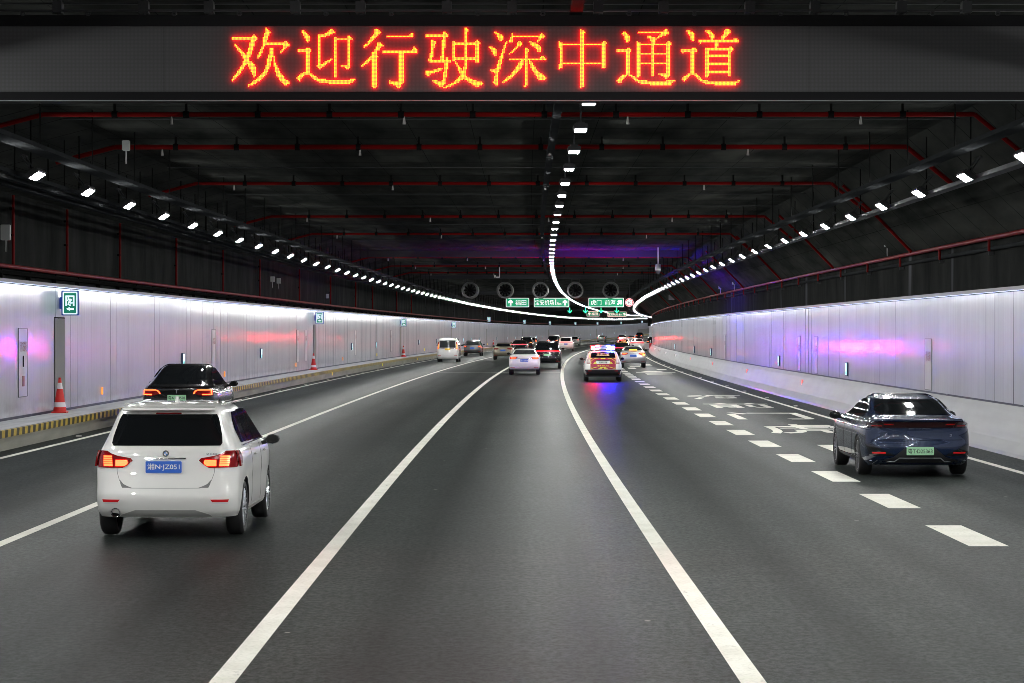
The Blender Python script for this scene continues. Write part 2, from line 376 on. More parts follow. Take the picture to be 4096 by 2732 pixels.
# ------------------------------------------------------------------ tunnel walls
def wall(side):
    L = side < 0; o0 = WL if L else WR; zb = ZLB+.05 if L else ZRD+.03; zt = ZLT if L else ZRT; sg = 1 if L else -1
    root = empty("tunnel_wall", P(0, o0, 0))
    tag(root, "white panelled left tunnel wall with glowing top edge" if L else "white panelled right tunnel wall above a concrete barrier", "wall")
    inv = Matrix.Translation(root.location).inverted()
    def fix(o): o.parent = root; o.matrix_parent_inverse = inv; return o
    # cladding: single panels, each tilted a hair so reflections break at the joints
    v = []; f = []; uv = []; s = S0
    rnd = random.Random(3 if L else 5)
    while s < S1:
        d = 1.0 if s < 420 else 4.0
        a = rnd.uniform(-.0042,.0042); c = rnd.uniform(-.0015,.0015); b = len(v); e = rnd.uniform(-.002,.002)
        v += [P(s, o0+a, zb), P(s+d, o0-a+e, zb), P(s+d, o0-a+c, zt), P(s, o0+a+c, zt)]
        uv += [(s,zb),(s+d,zb),(s+d,zt),(s,zt)]
        f.append((b,b+1,b+2,b+3)); s += d
    fix(mesh("cladding", v, f, M_PANEL, None, None, uv))
    zg = zb-.03
    fix(sweep("base_groove", [(o0+sg*.004,zg-.03),(o0+sg*.004,zb+.012)], S0, S1, 5, mat("dark blue groove", (.012,.015,.04), .6)))
    fix(sweep("coping", rect(o0, o0+sg*.22, zt+.012, zt+.085) if not L else rect(o0+sg*.22, o0, zt+.012, zt+.085), S0, S1, 5, mat("coping", (.22,.22,.22), .5, var=.3, vs=1), closed=True))
    fix(sweep("light_strip", [(o0+sg*.13,zt+.006),(o0+sg*.17,zt+.006)], S0, S1, 5, M_STRIP))
    fix(sweep("upper_lining", [(o0+sg*.01,zt+.08),(o0+sg*.01,5.6 if L else 4.5)], S0, S1, 5, M_DARKL if L else M_DARKWALL))
    if not L:
        fix(sweep("barrier", [(TOE,-.01),(TOE+.02,.07),(TOE+.17,.27),(TOE+.40,.80),(WR-.005,ZRD),(WR+.05,ZRD)], S0, S1, 5, M_CONC))
    return root
wall(-1); wall(1)
# plain dark grey sheet set just off the far left wall, low down
mb = MB()
for k in range(6):
    a, b = 700+6.3*k, 700+6.3*(k+1)
    mb.quad([P(a, WL+.05, ZLB+.02), P(b, WL+.05, ZLB+.02), P(b, WL+.05, 1.95), P(a, WL+.05, 1.95)])
tag(mb.build("dark_wall_section", mat("dark grey sheet", (.10,.10,.105), .5, var=.2, vs=1)), "dark grey low wall section far off by the bend", "wall panel")
# ------------------------------------------------------------------ ceiling lamps
def lamp_meshes():
    mb = MB(); mb.box((0,0,.055), (.24,.68,.09), bev=.02); mb.box((0,0,.115), (.14,.5,.03)); 
    h = mb.build("housing", mat("lamp housing", (.05,.05,.052), .6, 0, .1)); l = MB(); l.box((0,0,.002), (.18,.60,.014)); l = l.build("lens", M_LENS)
    mb2 = MB(); mb2.box((0,0,.055), (.20,.56,.09)); mb2.box((0,0,.002), (.14,.48,.014), 1)
    a = mb2.build("x", [MATS["lamp housing"], M_LENS]); far = a.data; bpy.data.objects.remove(a)
    b, y = h.data, l.data; bpy.data.objects.remove(h); bpy.data.objects.remove(l)
    mb3 = MB(); mb3.tube((0,.2,.1), (0,.2,.42), .012); mb3.tube((0,-.2,.1), (0,-.2,.42), .012); mb3.box((0,0,.43), (.05,.5,.03))
    c = mb3.build("x", M_GREYM); d = c.data; bpy.data.objects.remove(c)
    return b, y, far, d
LH, LL, LF, LB = lamp_meshes()
ORD = ["nearest","second nearest","third nearest","fourth nearest","fifth nearest","sixth nearest","seventh nearest","eighth nearest","ninth nearest","tenth nearest","eleventh nearest","twelfth nearest"]
def lamp_row(side, o, z, s0, send, tilt):
    n = int((s0+32)//5); k = -n; vis = 0
    while True:
        s = s0+5.0*k; k += 1
        if side == "middle" and 24 < s < 30: s = 23.8
        if s > send: break
        loc = P(s, o, z); rot = (0, tilt, -TH(s))
        if s < 330:
            t = empty("ceiling_lamp", loc); t.rotation_euler = rot
            for nm, me in (("housing", LH), ("lens", LL), ("bracket", LB)): link(nm, me, t)
        else:
            t = link("ceiling_lamp", LF); t.location = loc; t.rotation_euler = rot
        g = "lamps in the %s ceiling row" % side
        if s < s0-1: tag(t, "lit lamp of the %s ceiling row, above the camera" % side, "lamp", g+", overhead")
        elif vis < 12: tag(t, "%s bright LED lamp in view in the %s ceiling row" % (ORD[vis], side), "lamp", g); vis += 1
        else: tag(t, "small distant LED lamp in the %s ceiling row, past its twelfth lamp" % side, "lamp", g)
lamp_row("left", -8.15, 5.10, 42.5, 725, math.radians(-34))
lamp_row("right", 7.92, 5.10, 38.0, 380, math.radians(34))
lamp_row("middle", 1.19, 5.80, 36.4, 322, 0.0)
def far_lamps():
    mb = MB()
    for s0, s1, o, z, t in ((387,780,7.92,5.10,math.radians(34)), (326.4,780,1.19,5.80,0.0), (732.5,790,-8.15,5.10,math.radians(-34))):
        s = s0
        while s < s1:
            R = Matrix.Rotation(-TH(s),3,'Z')@Matrix.Rotation(t,3,'Y'); c = P(s,o,z)
            mb.box(c+R@Vector((0,0,.055)), (.24,.68,.09), 0, R); mb.box(c+R@Vector((0,0,.002)), (.14,.48,.014), 1, R); s += 5
    tag(mb.build("ceiling_lamp", [MATS["lamp housing"], M_LENS]), "far off ceiling lamps beyond the fans that run together into lines of light", "lamp", kind="stuff")
far_lamps()
# ------------------------------------------------------------------ trays and pipes
def tray(o0, o1, z, s0, s1, lab, name="cable_tray", hang=CEIL, m=None, rungs=True):
    root = empty(name, P(0,(o0+o1)/2,z)); tag(root, lab, "cable tray"); inv = Matrix.Translation(root.location).inverted()
    a = sweep("rail", rect(o0,o1,z,z+.07), s0, s1, 5, m or M_TRAY, closed=True); a.parent = root; a.matrix_parent_inverse = inv
    mb = MB(); s = 20
    while s < min(s1, 330):
        c = P(s,(o0+o1)/2,z); top = min(hang, 5.55+(c.x and (o0-WL)*.27)) if o0 < -8.2 else hang
        if o0 > 7.9: top = 6.38-(o0-8.1)*.93
        mb.tube(P(s,(o0+o1)/2,z+.05), P(s,(o0+o1)/2,top+.02), .014, n=5); s += 4.8
    q = mb.build("hanger", M_BLACK); q.parent = root; q.matrix_parent_inverse = inv; tag(q, kind="stuff")
    return root
tray(-7.62,-7.30,5.28,S0,700,"wide grey tray on the inner side of the left lamp row")
tray(-8.62,-8.50,5.13,S0,700,"thin grey rail just outside the left lamp row")
tray(-8.92,-8.78,5.10,S0,700,"second thin grey rail outside the left lamp row")
tray(-9.25,-9.10,5.08,S0,700,"outermost thin grey rail beside the left lamp row")
tray(6.95,7.22,5.25,S0,560,"wide grey tray on the inner side of the right lamp row")
tray(8.10,8.32,5.09,S0,560,"pale grey rail on the outer side of the right lamp row", m=M_TRAY2)
tray(.72,.86,6.05,S0,330,"thin grey rail left of the middle lamp row")
def pipe_run(name, pts, r, m, lab, cat="pipe", group=None, clamps=0):
    mb = MB()
    for a, b in zip(pts[:-1], pts[1:]): mb.tube(a, b, r, 0, 8)
    if clamps:
        L = (pts[-1]-pts[0]).length
        for i in range(1, clamps):
            # black clamp collars along the long middle run
            a, b = (pts[1], pts[2]) if len(pts) > 3 else (pts[0], pts[-1])
            q = a.lerp(b, i/clamps); d = (b-a).normalized(); mb.tube(q-d*.05, q+d*.05, r+.018, 1, 8)
            mb.box(q+Vector((0,0,.12)), (.04,.04,.22), 1)
    if clamps:
        a, b = pts[1], pts[2]
        for t in (.06,.31,.55,.80):
            q = a.lerp(b, t+.013*(len(lab)%7)); mb.tube(q-Vector((0,0,.03)), q-Vector((0,0,.17)), .012, 2, 6, .03)
    o = mb.build(name, [m, M_BLACK, mat("sprinkler head", (.35,.34,.33), .5)], None, True); return tag(o, lab, cat, group)
for i, s in enumerate([42.5, 50.0, 62.3, 80.2, 94.6, 124.5, 141, 157]):
    z = 6.17
    pts = [P(s,-9.3,5.88), P(s,-8.2,z-.02), P(s,-8.0,z), P(s,8.0,z), P(s,8.2,z-.1), P(s,9.0,5.35)]
    a = [P(s,-9.25,5.86), P(s,-8.05,z), P(s,8.0,z), P(s,8.95,5.40)]
    pipe_run("sprinkler_pipe", a, .042 if i != 1 else .05, M_RED, "%s red pipe running across the ceiling" % (["nearest thin","second nearest and thickest","third nearest","fourth nearest","fifth nearest","sixth nearest","seventh nearest","farthest"][i]), "pipe", "red pipes across the ceiling", clamps=13)
for i in range(22):
    s = [36.2, 44.0, 57, 68, 74.5, 87.5, 102, 112][i] if i < 8 else 112+14*(i-7)
    a = [P(s,-8.0,6.22), P(s,8.0,6.22)]
    pipe_run("conduit", a, .012, M_GREYM, "%s thin grey conduit across the ceiling" % ORD[i] if i < 8 else "thin grey conduit across the distant ceiling", "conduit", "thin conduits across the ceiling")
# nearer lateral lighter seams & transverse beams
for i, (s, zb) in enumerate([(120.7, 6.06), (172, 6.1), (240, 6.05), (330, 6.0), (420, 6.0), (560, 5.95)]):
    mb = MB()
    for a, b in ((-8.2,-4),(-4,0),(0,4),(4,8.05)):
        c = P(s,(a+b)/2,(zb+CEIL)/2+.02); mb.box(c-Vector((0,0,0)), (b-a,.5,CEIL-zb+.04), R=Matrix.Rotation(-TH(s),3,'Z'))
    tag(mb.build("ceiling_beam", mat("pale beam", (.045,.047,.050), .8, 0, 0.0, var=.25, vs=.6)), "%s pale beam across the tunnel ceiling" % ["nearest","second nearest","third nearest","fourth nearest","fifth nearest","farthest"][i], "beam", "beams across the ceiling")
# left wall vertical red pipes and the long red pipe
for i, s in enumerate([55.5,62,70,81,93,105,121.5,138,154.5,167.5,189.5,205,222,240,262,285,310,335,362,390]):
    mb = MB(); mb.tube(P(s,WL+.10,3.86), P(s,WL+.10,5.50), .035 if i < 7 else .045, 0, 8); mb.box(P(s,WL+.07,4.6), (.1,.06,.05), 1); mb.box(P(s,WL+.07,5.2), (.1,.06,.05), 1)
    lab = "%s upright red pipe on the dark left wall" % ORD[i] if i < 12 else "distant upright pipe on the dark left wall"
    tag(mb.build("riser_pipe", [M_RED if i < 12 else M_GREYM, M_BLACK], None, True), lab, "pipe", "upright pipes on the left wall")
for side, o, z, m, lab in ((0, WL+.16, 3.88, M_RED, "long red water pipe above the left wall panels"), (0, WR-.10, 4.40, M_RED, "long red water pipe above the right wall panels"), (0, WR-.05, 4.18, M_TRAY, "long grey conduit under the red pipe on the right wall")):
    r = .05
    pr = [(o+r*math.cos(t), z+r*math.sin(t)) for t in [2*math.pi*i/8 for i in range(8)]]
    tag(sweep("water_pipe", pr, S0, 620, 5, m, closed=True, smooth=True), lab, "pipe")
tag(sweep("cable_duct", rect(WL+.02, WL+.16, 3.70, 3.78), S0, 620, 5, M_BLACK, closed=True), "black cable duct under the left red pipe", "cable duct")
for i in range(34):
    s = 52+6.2*i
    mb = MB(); mb.tube(P(s,WR-.12,4.40), P(s,WR-.12,4.12), .03, 0, 6); mb.box(P(s,WR-.08,4.08), (.10,.08,.07), 1)
    tag(mb.build("pipe_bracket", [M_RED, M_GREYM]), ("%s small red upright bracket between the two right wall pipes" % ORD[i]) if i < 12 else "distant small upright bracket between the two right wall pipes", "bracket", "brackets on the right wall pipes")
for i, s in enumerate([62, 78, 95, 113, 132, 152, 173, 196]):
    a = [P(s,8.25,6.1), P(s,9.15,5.28), P(s,9.98,4.42)]
    pipe_run("branch_pipe", a, .04, M_RED, "%s red pipe slanting down the right ceiling slope" % ORD[i], "pipe", "slanting pipes on the right slope")
for i in range(60):
    s = 48+3.1*i
    mb = MB(); mb.box(P(s,WL+.08,3.66), (.10,.10,.12)); mb.tube(P(s,WL+.12,3.66), P(s,WL+.12,3.86), .014, 0, 5)
    tag(mb.build("pipe_bracket", M_BLACK), ("%s small black clip under the left red pipe" % ORD[i]) if i < 12 else "distant small black clip under the left red pipe", "bracket", "clips under the left wall pipe")
# small boxes / cameras
def jbox(s, o, z, d, lab, pole=True):
    mb = MB(); c = P(s,o,z); mb.box(c, d, bev=.015)
    if pole: mb.tube(c-Vector((0,0,d[2]/2)), c-Vector((0,0,d[2]/2+.25)), .014, 0, 6)
    tag(mb.build("junction_box", mat("jbox", (.32,.33,.33), .5)), lab, "junction box")
jbox(66,9.95,4.80,(.16,.12,.22),"grey box on a post above the right red pipe, nearest")
jbox(128,9.93,4.75,(.20,.12,.26),"left one of a pair of grey boxes above the right pipe")
jbox(118,9.93,4.78,(.20,.12,.26),"right one of a pair of grey boxes above the right pipe")
jbox(182,9.6,4.95,(.42,.12,.38),"small pale framed box on the right ceiling slope",False)
jbox(54,WL+.25,4.60,(.20,.14,.34),"grey box on the nearest upright red pipe")
jbox(108,WL+.3,4.72,(.18,.12,.24),"left one of two small boxes on the left wall")
jbox(110.5,WL+.3,4.70,(.18,.12,.24),"right one of two small boxes on the left wall")
jbox(134,WL+.3,4.35,(.14,.12,.24),"small box on the left wall beyond the fifth upright pipe",False)
jbox(48,-7.5,6.05,(.14,.12,.2),"little grey box hanging by the left lamp row")
mb = MB(); mb.tube(P(150,-2.1,6.4), P(150,-2.1,5.75), .03); mb.box(P(149.9,-2.2,5.72), (.22,.2,.08)); mb.box(P(149.9,-2.38,5.78), (.1,.16,.14))
tag(mb.build("ceiling_sensor", mat("sensor white", (.5,.5,.5), .4)), "white instrument hanging from the ceiling left of the middle lamps", "sensor")
root = empty("dome_camera", P(115,6.15,5.25)); tag(root, "white dome security camera hanging beside the right lamp row", "security camera")
mb = MB(); mb.tube((0,0,.3), (0,0,1.1), .03); mb.lathe([(.001,.34),(.12,.3),(.14,.12),(.13,.02)], n=16); mb.build("mount", MATS["sensor white"], root, True)
mb = MB(); mb.lathe([(.12,.02),(.11,-.06),(.06,-.12),(.001,-.14)], n=16); mb.build("lens_dome", mat("dome", (.08,.08,.09), .1), root, True)
# ------------------------------------------------------------------ jet fans
for i, o in enumerate([-5.34,-2.73,-.10,2.50,5.14]):
    s = 183; root = empty("jet_fan", P(s,o,5.50), -TH(s))
    tag(root, "%s of the five jet fans under the ceiling" % ["leftmost","second from left","middle","second from right","rightmost"][i], "fan", "jet fans in a row")
    mb = MB(); mb.lathe([(.50,.02),(.60,0.0),(.615,.05),(.60,.12),(.60,2.9),(.50,2.9),(.50,.02)], axis='y', n=28)
    mb.build("casing", mat("fan casing", (.12,.12,.12), .6, 0, .1), root, True)
    mb = MB(); mb.lathe([(.001,.18),(.10,.25),(.15,.4),(.15,.9),(.001,.9)], axis='y', n=16); mb.build("hub", M_BLACK, root, True)
    mb = MB()
    for k in range(10):
        t = 2*math.pi*k/10; R = Matrix.Rotation(t,3,'Y')@Matrix.Rotation(.6,3,'Z')
        mb.box(Matrix.Rotation(t,3,'Y')@Vector((.31,.5,0)), (.34,.02,.12), R=R)
    mb.build("impeller", mat("impeller", (.012,.012,.013), .7, spec=.03), root)
    mb = MB(); [mb.tube((x,y,.55), (x,y,.92), .02) for x in (-.3,.3) for y in (.3,2.6)]; mb.build("bracket", M_GREYM, root)
# ------------------------------------------------------------------ signs
def flat(name, v, f, m, parent, y):
    return mesh(name, [(x, y, z) for x, z in v], f, m, None, parent)
def poly_mesh(name, polys, m, parent, y):
    v = []; f = []
    for p in polys:
        b = len(v); v += [(x, y, z) for x, z in p]; f.append(tuple(range(b, b+len(p))))
    return mesh(name, v, f, m, None, parent)
def rr(w_, h_, r, n=4, cx=0, cz=0):
    out = []
    for sx, sz, a0 in ((1,1,0),(-1,1,90),(-1,-1,180),(1,-1,270)):
        for k in range(n+1):
            a = math.radians(a0+90*k/n); out.append((cx+sx*(w_/2-r)+r*math.cos(a), cz+sz*(h_/2-r)+r*math.sin(a)))
    return out
M_SG = mat("sign green", (.0,.25,.12), .4, emit=(0,.42,.17), es=.55)
M_SW = mat("sign white", (.7,.7,.7), .4, emit=(1,.95,.98), es=.75)
M_SGD = mat("sign green dim", (.02,.10,.06), .4, emit=(.03,.28,.13), es=.8)
M_SWP = mat("sign pink white", (.7,.5,.5), .4, emit=(1,.62,.58), es=1.3)
M_SR = mat("sign red", (.5,.01,.02), .4, emit=(1,.05,.08), es=.7)
UP = [(-.05,-.5),(.05,-.5)]
def arrow(cx, cz, h, ang=0.0, wd=.62):
    pts = [(-.13,-.5),(.13,-.5),(.13,.02),(.40,-.16),(.40,.16),(0,.5),(-.40,.16),(-.40,-.16),(-.13,.02)]
    ca, sa = math.cos(ang), math.sin(ang)
    return [(cx+h*(x*ca*wd/.62+z*sa), cz+h*(-x*sa+z*ca)) for x, z in pts]
def gantry_sign(s, o, wd, zb, zt, label, items, dim=False, name="road_sign"):
    root = empty(name, P(s,o,(zb+zt)/2), -TH(s)); tag(root, label, "sign"); h = zt-zb; g = M_SGD if dim else M_SG; wt = M_SWP if dim else M_SW
    mb = MB(); mb.box((0,.06,0), (wd,.10,h), bev=.03); mb.build("sign_box", M_GREYM, root)
    poly_mesh("border", [rr(wd,h,.07)], wt, root, .006); poly_mesh("face", [rr(wd-.09,h-.09,.05)], g, root, .002)
    k = MB(); [k.tube((x,.06,h/2-.02), (x,.06,CEIL+.05-(zb+zt)/2), .03) for x in (-wd*.32, wd*.32)]; k.build("hanger", M_GREYM, root)
    for it in items:
        if it[0] == 'a': poly_mesh("arrow", [arrow(it[1], it[2], it[3], it[4])], wt, root, -.002)
        else:
            v, f = fit_text(it[1], it[4], it[5], .002); flat("lettering", [(x+it[2], z+it[3]) for x, z in v], f, wt, root, -.002)
    return root
zb = 4.45
gantry_sign(205,-2.42,1.93,zb,5.22,"green sign with up arrow and two characters, left in the near row of signs",[('a',-.57,-.0,.50,0),('t','福田',.27,-.0,.92,.46)])
gantry_sign(205,.41,2.93,zb,5.22,"wide green airport sign with distance and up arrow, middle in the near row",[('t','宝安机场',-.58,0,1.56,.44),('t','1',.35,.02,.06,.46),('t','.7km',.60,-.10,.42,.20),('a',1.12,0,.48,0)])
gantry_sign(205,4.95,2.93,zb,5.22,"wide green sign with slanting arrow, right in the near row",[('t','虎门',-.84,0,.88,.44),('t','前海',.33,0,.90,.44),('a',1.12,0,.52,math.pi/4)])
gantry_sign(400,-.07,2.05,4.93,5.72,"small far green sign with up arrow and two characters",[('a',-.62,0,.5,0),('t','福田',.25,0,1.0,.46)],True)
gantry_sign(400,3.81,3.05,4.90,5.68,"small far wide green airport sign",[('t','宝安机场',-.62,0,1.6,.46),('t','1',.36,.0,.07,.46),('t','km',.62,-.10,.4,.2),('a',1.18,0,.46,0)],True)
root = empty("speed_limit_sign", P(205,6.87,4.84), -TH(205)); tag(root, "round red and white eighty speed limit sign", "sign")
mb = MB(); mb.lathe([(.001,.03),(.36,.03),(.36,.12),(.001,.12)], axis='y', n=28); mb.tube((0,.08,.34), (0,.08,1.58), .03); mb.build("sign_box", M_GREYM, root)
def circ(r, n=28): return [(r*math.cos(2*math.pi*k/n), r*math.sin(2*math.pi*k/n)) for k in range(n)]
poly_mesh("outer_ring", [circ(.35)], mat("pale pink", (.6,.3,.3), .4, emit=(1,.45,.5), es=.7), root, .028); poly_mesh("red_ring", [circ(.31)], M_SR, root, .024); poly_mesh("face", [circ(.245)], M_SW, root, .020)
v, f = fit_text("80", .33, .26); flat("digits", v, f, M_BLK2, root, .016)
# green lane arrows
M_GA = mat("green led arrow", (0,.2,.1), .4, emit=(.05,1,.45), es=2.0)
for i, o in enumerate([-2.43,-.07,2.26,4.62]):
    root = empty("lane_signal", P(370,o,5.62), -TH(370)); tag(root, "%s of the four green down arrow lane signals" % ["leftmost","second from left","third from left","rightmost"][i], "lane signal", "green lane signals")
    mb = MB(); mb.box((0,.07,0), (.8,.12,.92), bev=.04); mb.tube((0,.07,.3), (0,.07,.85), .03); mb.build("housing", M_BLACK, root)
    poly_mesh("arrow", [[(-.05,.42),(.05,.42),(.05,-.30),(-.05,-.30)], [(0,-.42),(.36,-.05),(.28,.04),(0,-.24)], [(0,-.42),(0,-.24),(-.28,.04),(-.36,-.05)]], M_GA, root, .004)
# exit signs projecting from the left wall
M_EXG = mat("exit green", (0,.1,.06), .4, emit=(0,.20,.12), es=.7); M_EXW = mat("exit white", (.8,.9,.9), .4, emit=(.75,.93,1), es=.95)
M_EXB = mat("exit case", (.02,.05,.22), .4, emit=(.01,.06,.35), es=.3)
def exit_mesh():
    c = MB(); c.box((.03,.05,0), (.47,.10,.63), bev=.012); c.box((-.24,.05,0), (.08,.05,.3)); case = c.build("case", M_EXB).data
    def pm(polys, m, y): o = poly_mesh("x", polys, m, None, y); d = o.data; bpy.data.objects.remove(o); return d
    fw = pm([rr(.40,.575,.03,cx=.03)], M_EXW, -.004); fg = pm([rr(.335,.51,.008,cx=.03)], M_EXG, -.007)
    X = lambda a: .03+(a-840)/1830.; Z = lambda b: -(b-780)/1830.
    q = lambda *p: [(X(a), Z(b)) for a, b in p]
    pic = [q((615,430),(690,430),(690,915),(615,915)), q((690,430),(985,430),(985,500),(690,500)), q((985,430),(1060,430),(1060,915),(985,915)),
           q((725,510),(800,510),(800,575),(725,575)), q((780,580),(900,580),(945,650),(905,670),(870,640),(890,770),(800,700),(790,640),(690,685),(690,640)),
           q((770,700),(850,720),(760,880),(715,860)), q((830,710),(890,740),(995,760),(995,795),(850,805)), q((780,850),(880,850),(880,910),(800,910)),
           q((650,1050),(820,965),(820,1010),(1030,1010),(1030,1105),(820,1105),(820,1140))]
    pg = pm(pic, M_EXW, -.010)
    return case, fw, fg, pg
EX = exit_mesh(); bpy.data.objects.remove([o for o in COL.objects if o.name.startswith("case")][0])
for i, s in enumerate([61.5,130,194.5,259,321,398,461,528,588,653,710]):
    o = WL+.24; z = 3.14 if s < 300 else 4.05
    root = empty("exit_sign", P(s,o,z), -TH(s)); root.scale = (.92,.92,.98); tag(root, "%s green running man exit sign on the left wall" % (["nearest","second nearest","third nearest","fourth nearest","fifth nearest","sixth nearest","seventh nearest","eighth nearest","ninth nearest","tenth nearest","farthest"][i]), "exit sign", "exit signs along the left wall")
    for nm, me in zip(("case","border","face","pictogram"), EX): link(nm, me, root)
    if s >= 300: mb = MB(); mb.box((-.2,.05,0), (.35,.04,.06)); mb.build("arm", M_GREYM, root)
    if s < 600:   # the escape door under it
        dr = empty("escape_door", P(s, WL+.012, ZLB)); dr.rotation_euler[2] = -TH(s)-math.pi/2
        tag(dr, "grey escape door in the left wall under the %s exit sign" % (["nearest","second nearest","third nearest","fourth nearest","fifth nearest","sixth nearest","seventh nearest","eighth nearest","ninth nearest"][i]), "door", "escape doors in the left wall")
        mb = MB(); mb.box((0,0,1.17), (1.3,.02,2.30)); mb.build("door_leaf", mat("door grey", (.20,.20,.19), .6, spec=.1), dr)
        mb = MB()
        for x in (-.66,.08,.66): mb.box((x,-.012,1.17), (.035,.012,2.34))
        mb.box((0,-.012,2.34), (1.36,.012,.03)); mb.build("door_frame", M_BLACK, dr)
        mb = MB(); mb.box((.18,-.05,1.0), (.08,.06,.06)); mb.build("handle", M_CHR, dr)
# guide light boxes flush on the walls
M_GD = mat("guide light", (.6,.8,.9), .4, emit=(.55,.88,1), es=1.6); M_GG = mat("guide green", (0,.3,.2), .4, emit=(0,.35,.25), es=.8); M_GB = mat("guide case", (.01,.03,.09), .4)
def guide(s, side, k):
    o = (WL+.03) if side < 0 else (WR-.03); z = 1.49 if side < 0 else 1.27
    root = empty("guide_light", P(s,o,z)); root.rotation_euler[2] = -TH(s)+(math.pi/2 if side < 0 else -math.pi/2)
    nm = "left" if side < 0 else "right"
    lab = "%s small glowing evacuation guide box low on the %s wall" % (ORD[k], nm) if k < 10 else "distant small glowing guide box low on the %s wall, past the tenth" % nm
    tag(root, lab, "guide light", "guide boxes on the %s wall" % nm)
    mb = MB(); mb.box((0,0,0), (.40,.05,.42), bev=.01); mb.build("case", M_GB, root)
    if s < 330:
        poly_mesh("face", [rr(.35,.36,.01)], M_GD, root, -.029)
        poly_mesh("pictogram", [[(-.14,-.15),(-.03,-.15),(-.03,-.07),(-.14,-.07)], [(.03,-.15),(.14,-.15),(.14,-.07),(.03,-.07)], [(-.006,-.16),(.006,-.16),(.006,.16),(-.006,.16)]], M_GG, root, -.032)
    else: poly_mesh("face", [rr(.36,.37,.01)], M_GD, root, -.029)
for k, s in enumerate([83,106,152.5,171.5,214.5,237.5,278,292,307,340.5,362,380,415,430.5,446,480,516,543,572,604,636,666]): guide(s,-1,k)
for k, s in enumerate([76,97.5,139.5,158,190]): guide(s,1,k)
def reflector(s, o, z, m, lab, grp, d=(.03,.10,.20)):
    mb = MB(); mb.box((0,0,0), d, bev=.008); q = mb.build("reflector", m); q.location = P(s,o,z); q.rotation_euler[2] = -TH(s); tag(q, lab, "reflector", grp)
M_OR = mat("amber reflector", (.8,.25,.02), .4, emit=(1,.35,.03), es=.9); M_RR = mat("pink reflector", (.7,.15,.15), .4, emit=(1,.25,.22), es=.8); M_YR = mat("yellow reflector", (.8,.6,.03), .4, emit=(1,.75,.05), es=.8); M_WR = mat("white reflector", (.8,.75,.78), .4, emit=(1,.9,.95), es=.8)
for i, s in enumerate([67.5,94,120.5,146.5,172,197,221.5,247,272,297,322,347,372,397]): reflector(s, WL+.03, .80, M_OR if i < 4 else M_YR, ("%s amber reflector low on the left wall" % ORD[i]) if i < 4 else "small yellow reflector low on the far left wall", "reflectors on the left wall")
for i, s in enumerate([128,163,198,232]): reflector(s, -10.24, .22, M_YR, "%s small yellow reflector on the left kerb" % ORD[i], "reflectors on the left kerb", (.03,.08,.16))
for i, s in enumerate([87.5,111.5,136,160.5,184.5,208.5,232,256]): reflector(s, TOE+.32, .62, M_RR if i < 4 else M_WR, "%s small upright %s reflector on the right barrier" % (ORD[i], "red" if i < 4 else "pale"), "reflectors on the right barrier", (.06,.10,.20))
# hose cabinets let into the panels
M_LINE = mat("cabinet line", (.10,.10,.11), .5); M_TXT = mat("cabinet lettering", (.22,.07,.06), .5)
def cabinet(s, side, lab, full=True, z0=1.0, z1=2.55, wd=1.0):
    o = (WL+.012) if side < 0 else (WR-.012)
    root = empty("wall_cabinet", P(s,o,0)); root.rotation_euler[2] = -TH(s)+(math.pi/2 if side < 0 else -math.pi/2); tag(root, lab, "wall cabinet", "cabinets in the %s wall" % ("left" if side < 0 else "right"))
    mb = MB()
    for x in (-wd/2, wd/2): mb.box((x,0,(z0+z1)/2), (.022,.012,z1-z0))
    for z in (z0,z1): mb.box((0,0,z), (wd,.012,.014))
    mb.build("door_outline", M_LINE, root)
    poly_mesh("door_panel", [rr(wd-.03,z1-z0-.02,.01,cz=(z0+z1)/2)], mat("cabinet white", (.42,.42,.44), .35), root, -.003)
    v, f = fit_text("消防设备箱", wd*.72, .24); flat("lettering", [(x, z+z1-.42) for x, z in v], f, M_TXT, root, -.010)
    if full:
        poly_mesh("window", [rr(.14,.26,.02,cz=z0+.82)], M_BLACK, root, -.009)
        mb = MB(); mb.box((0,-.012,z0+.36), (.16,.02,.24)); mb.build("call_box", mat("brown red", (.25,.05,.04), .4), root)
for s, lab in ((57,"nearest wall cabinet with red lettering, left of the nearest cone"),(91,"second nearest wall cabinet on the left wall"),(121.5,"third nearest left wall cabinet, before the second escape door"),(125.5,"fourth nearest left wall cabinet, just before the second escape door"),(155.5,"fifth nearest wall cabinet on the left wall"),(185,"sixth nearest wall cabinet on the left wall")): cabinet(s,-1,lab,s < 60, .92, 2.5)
for s, lab in ((60.5,"nearest wall cabinet on the right wall, above the blue sedan"),(84.5,"second nearest wall cabinet on the right wall"),(90,"third nearest wall cabinet on the right wall"),(128,"farthest wall cabinet on the right wall")): cabinet(s,1,lab,False,1.0,2.25)
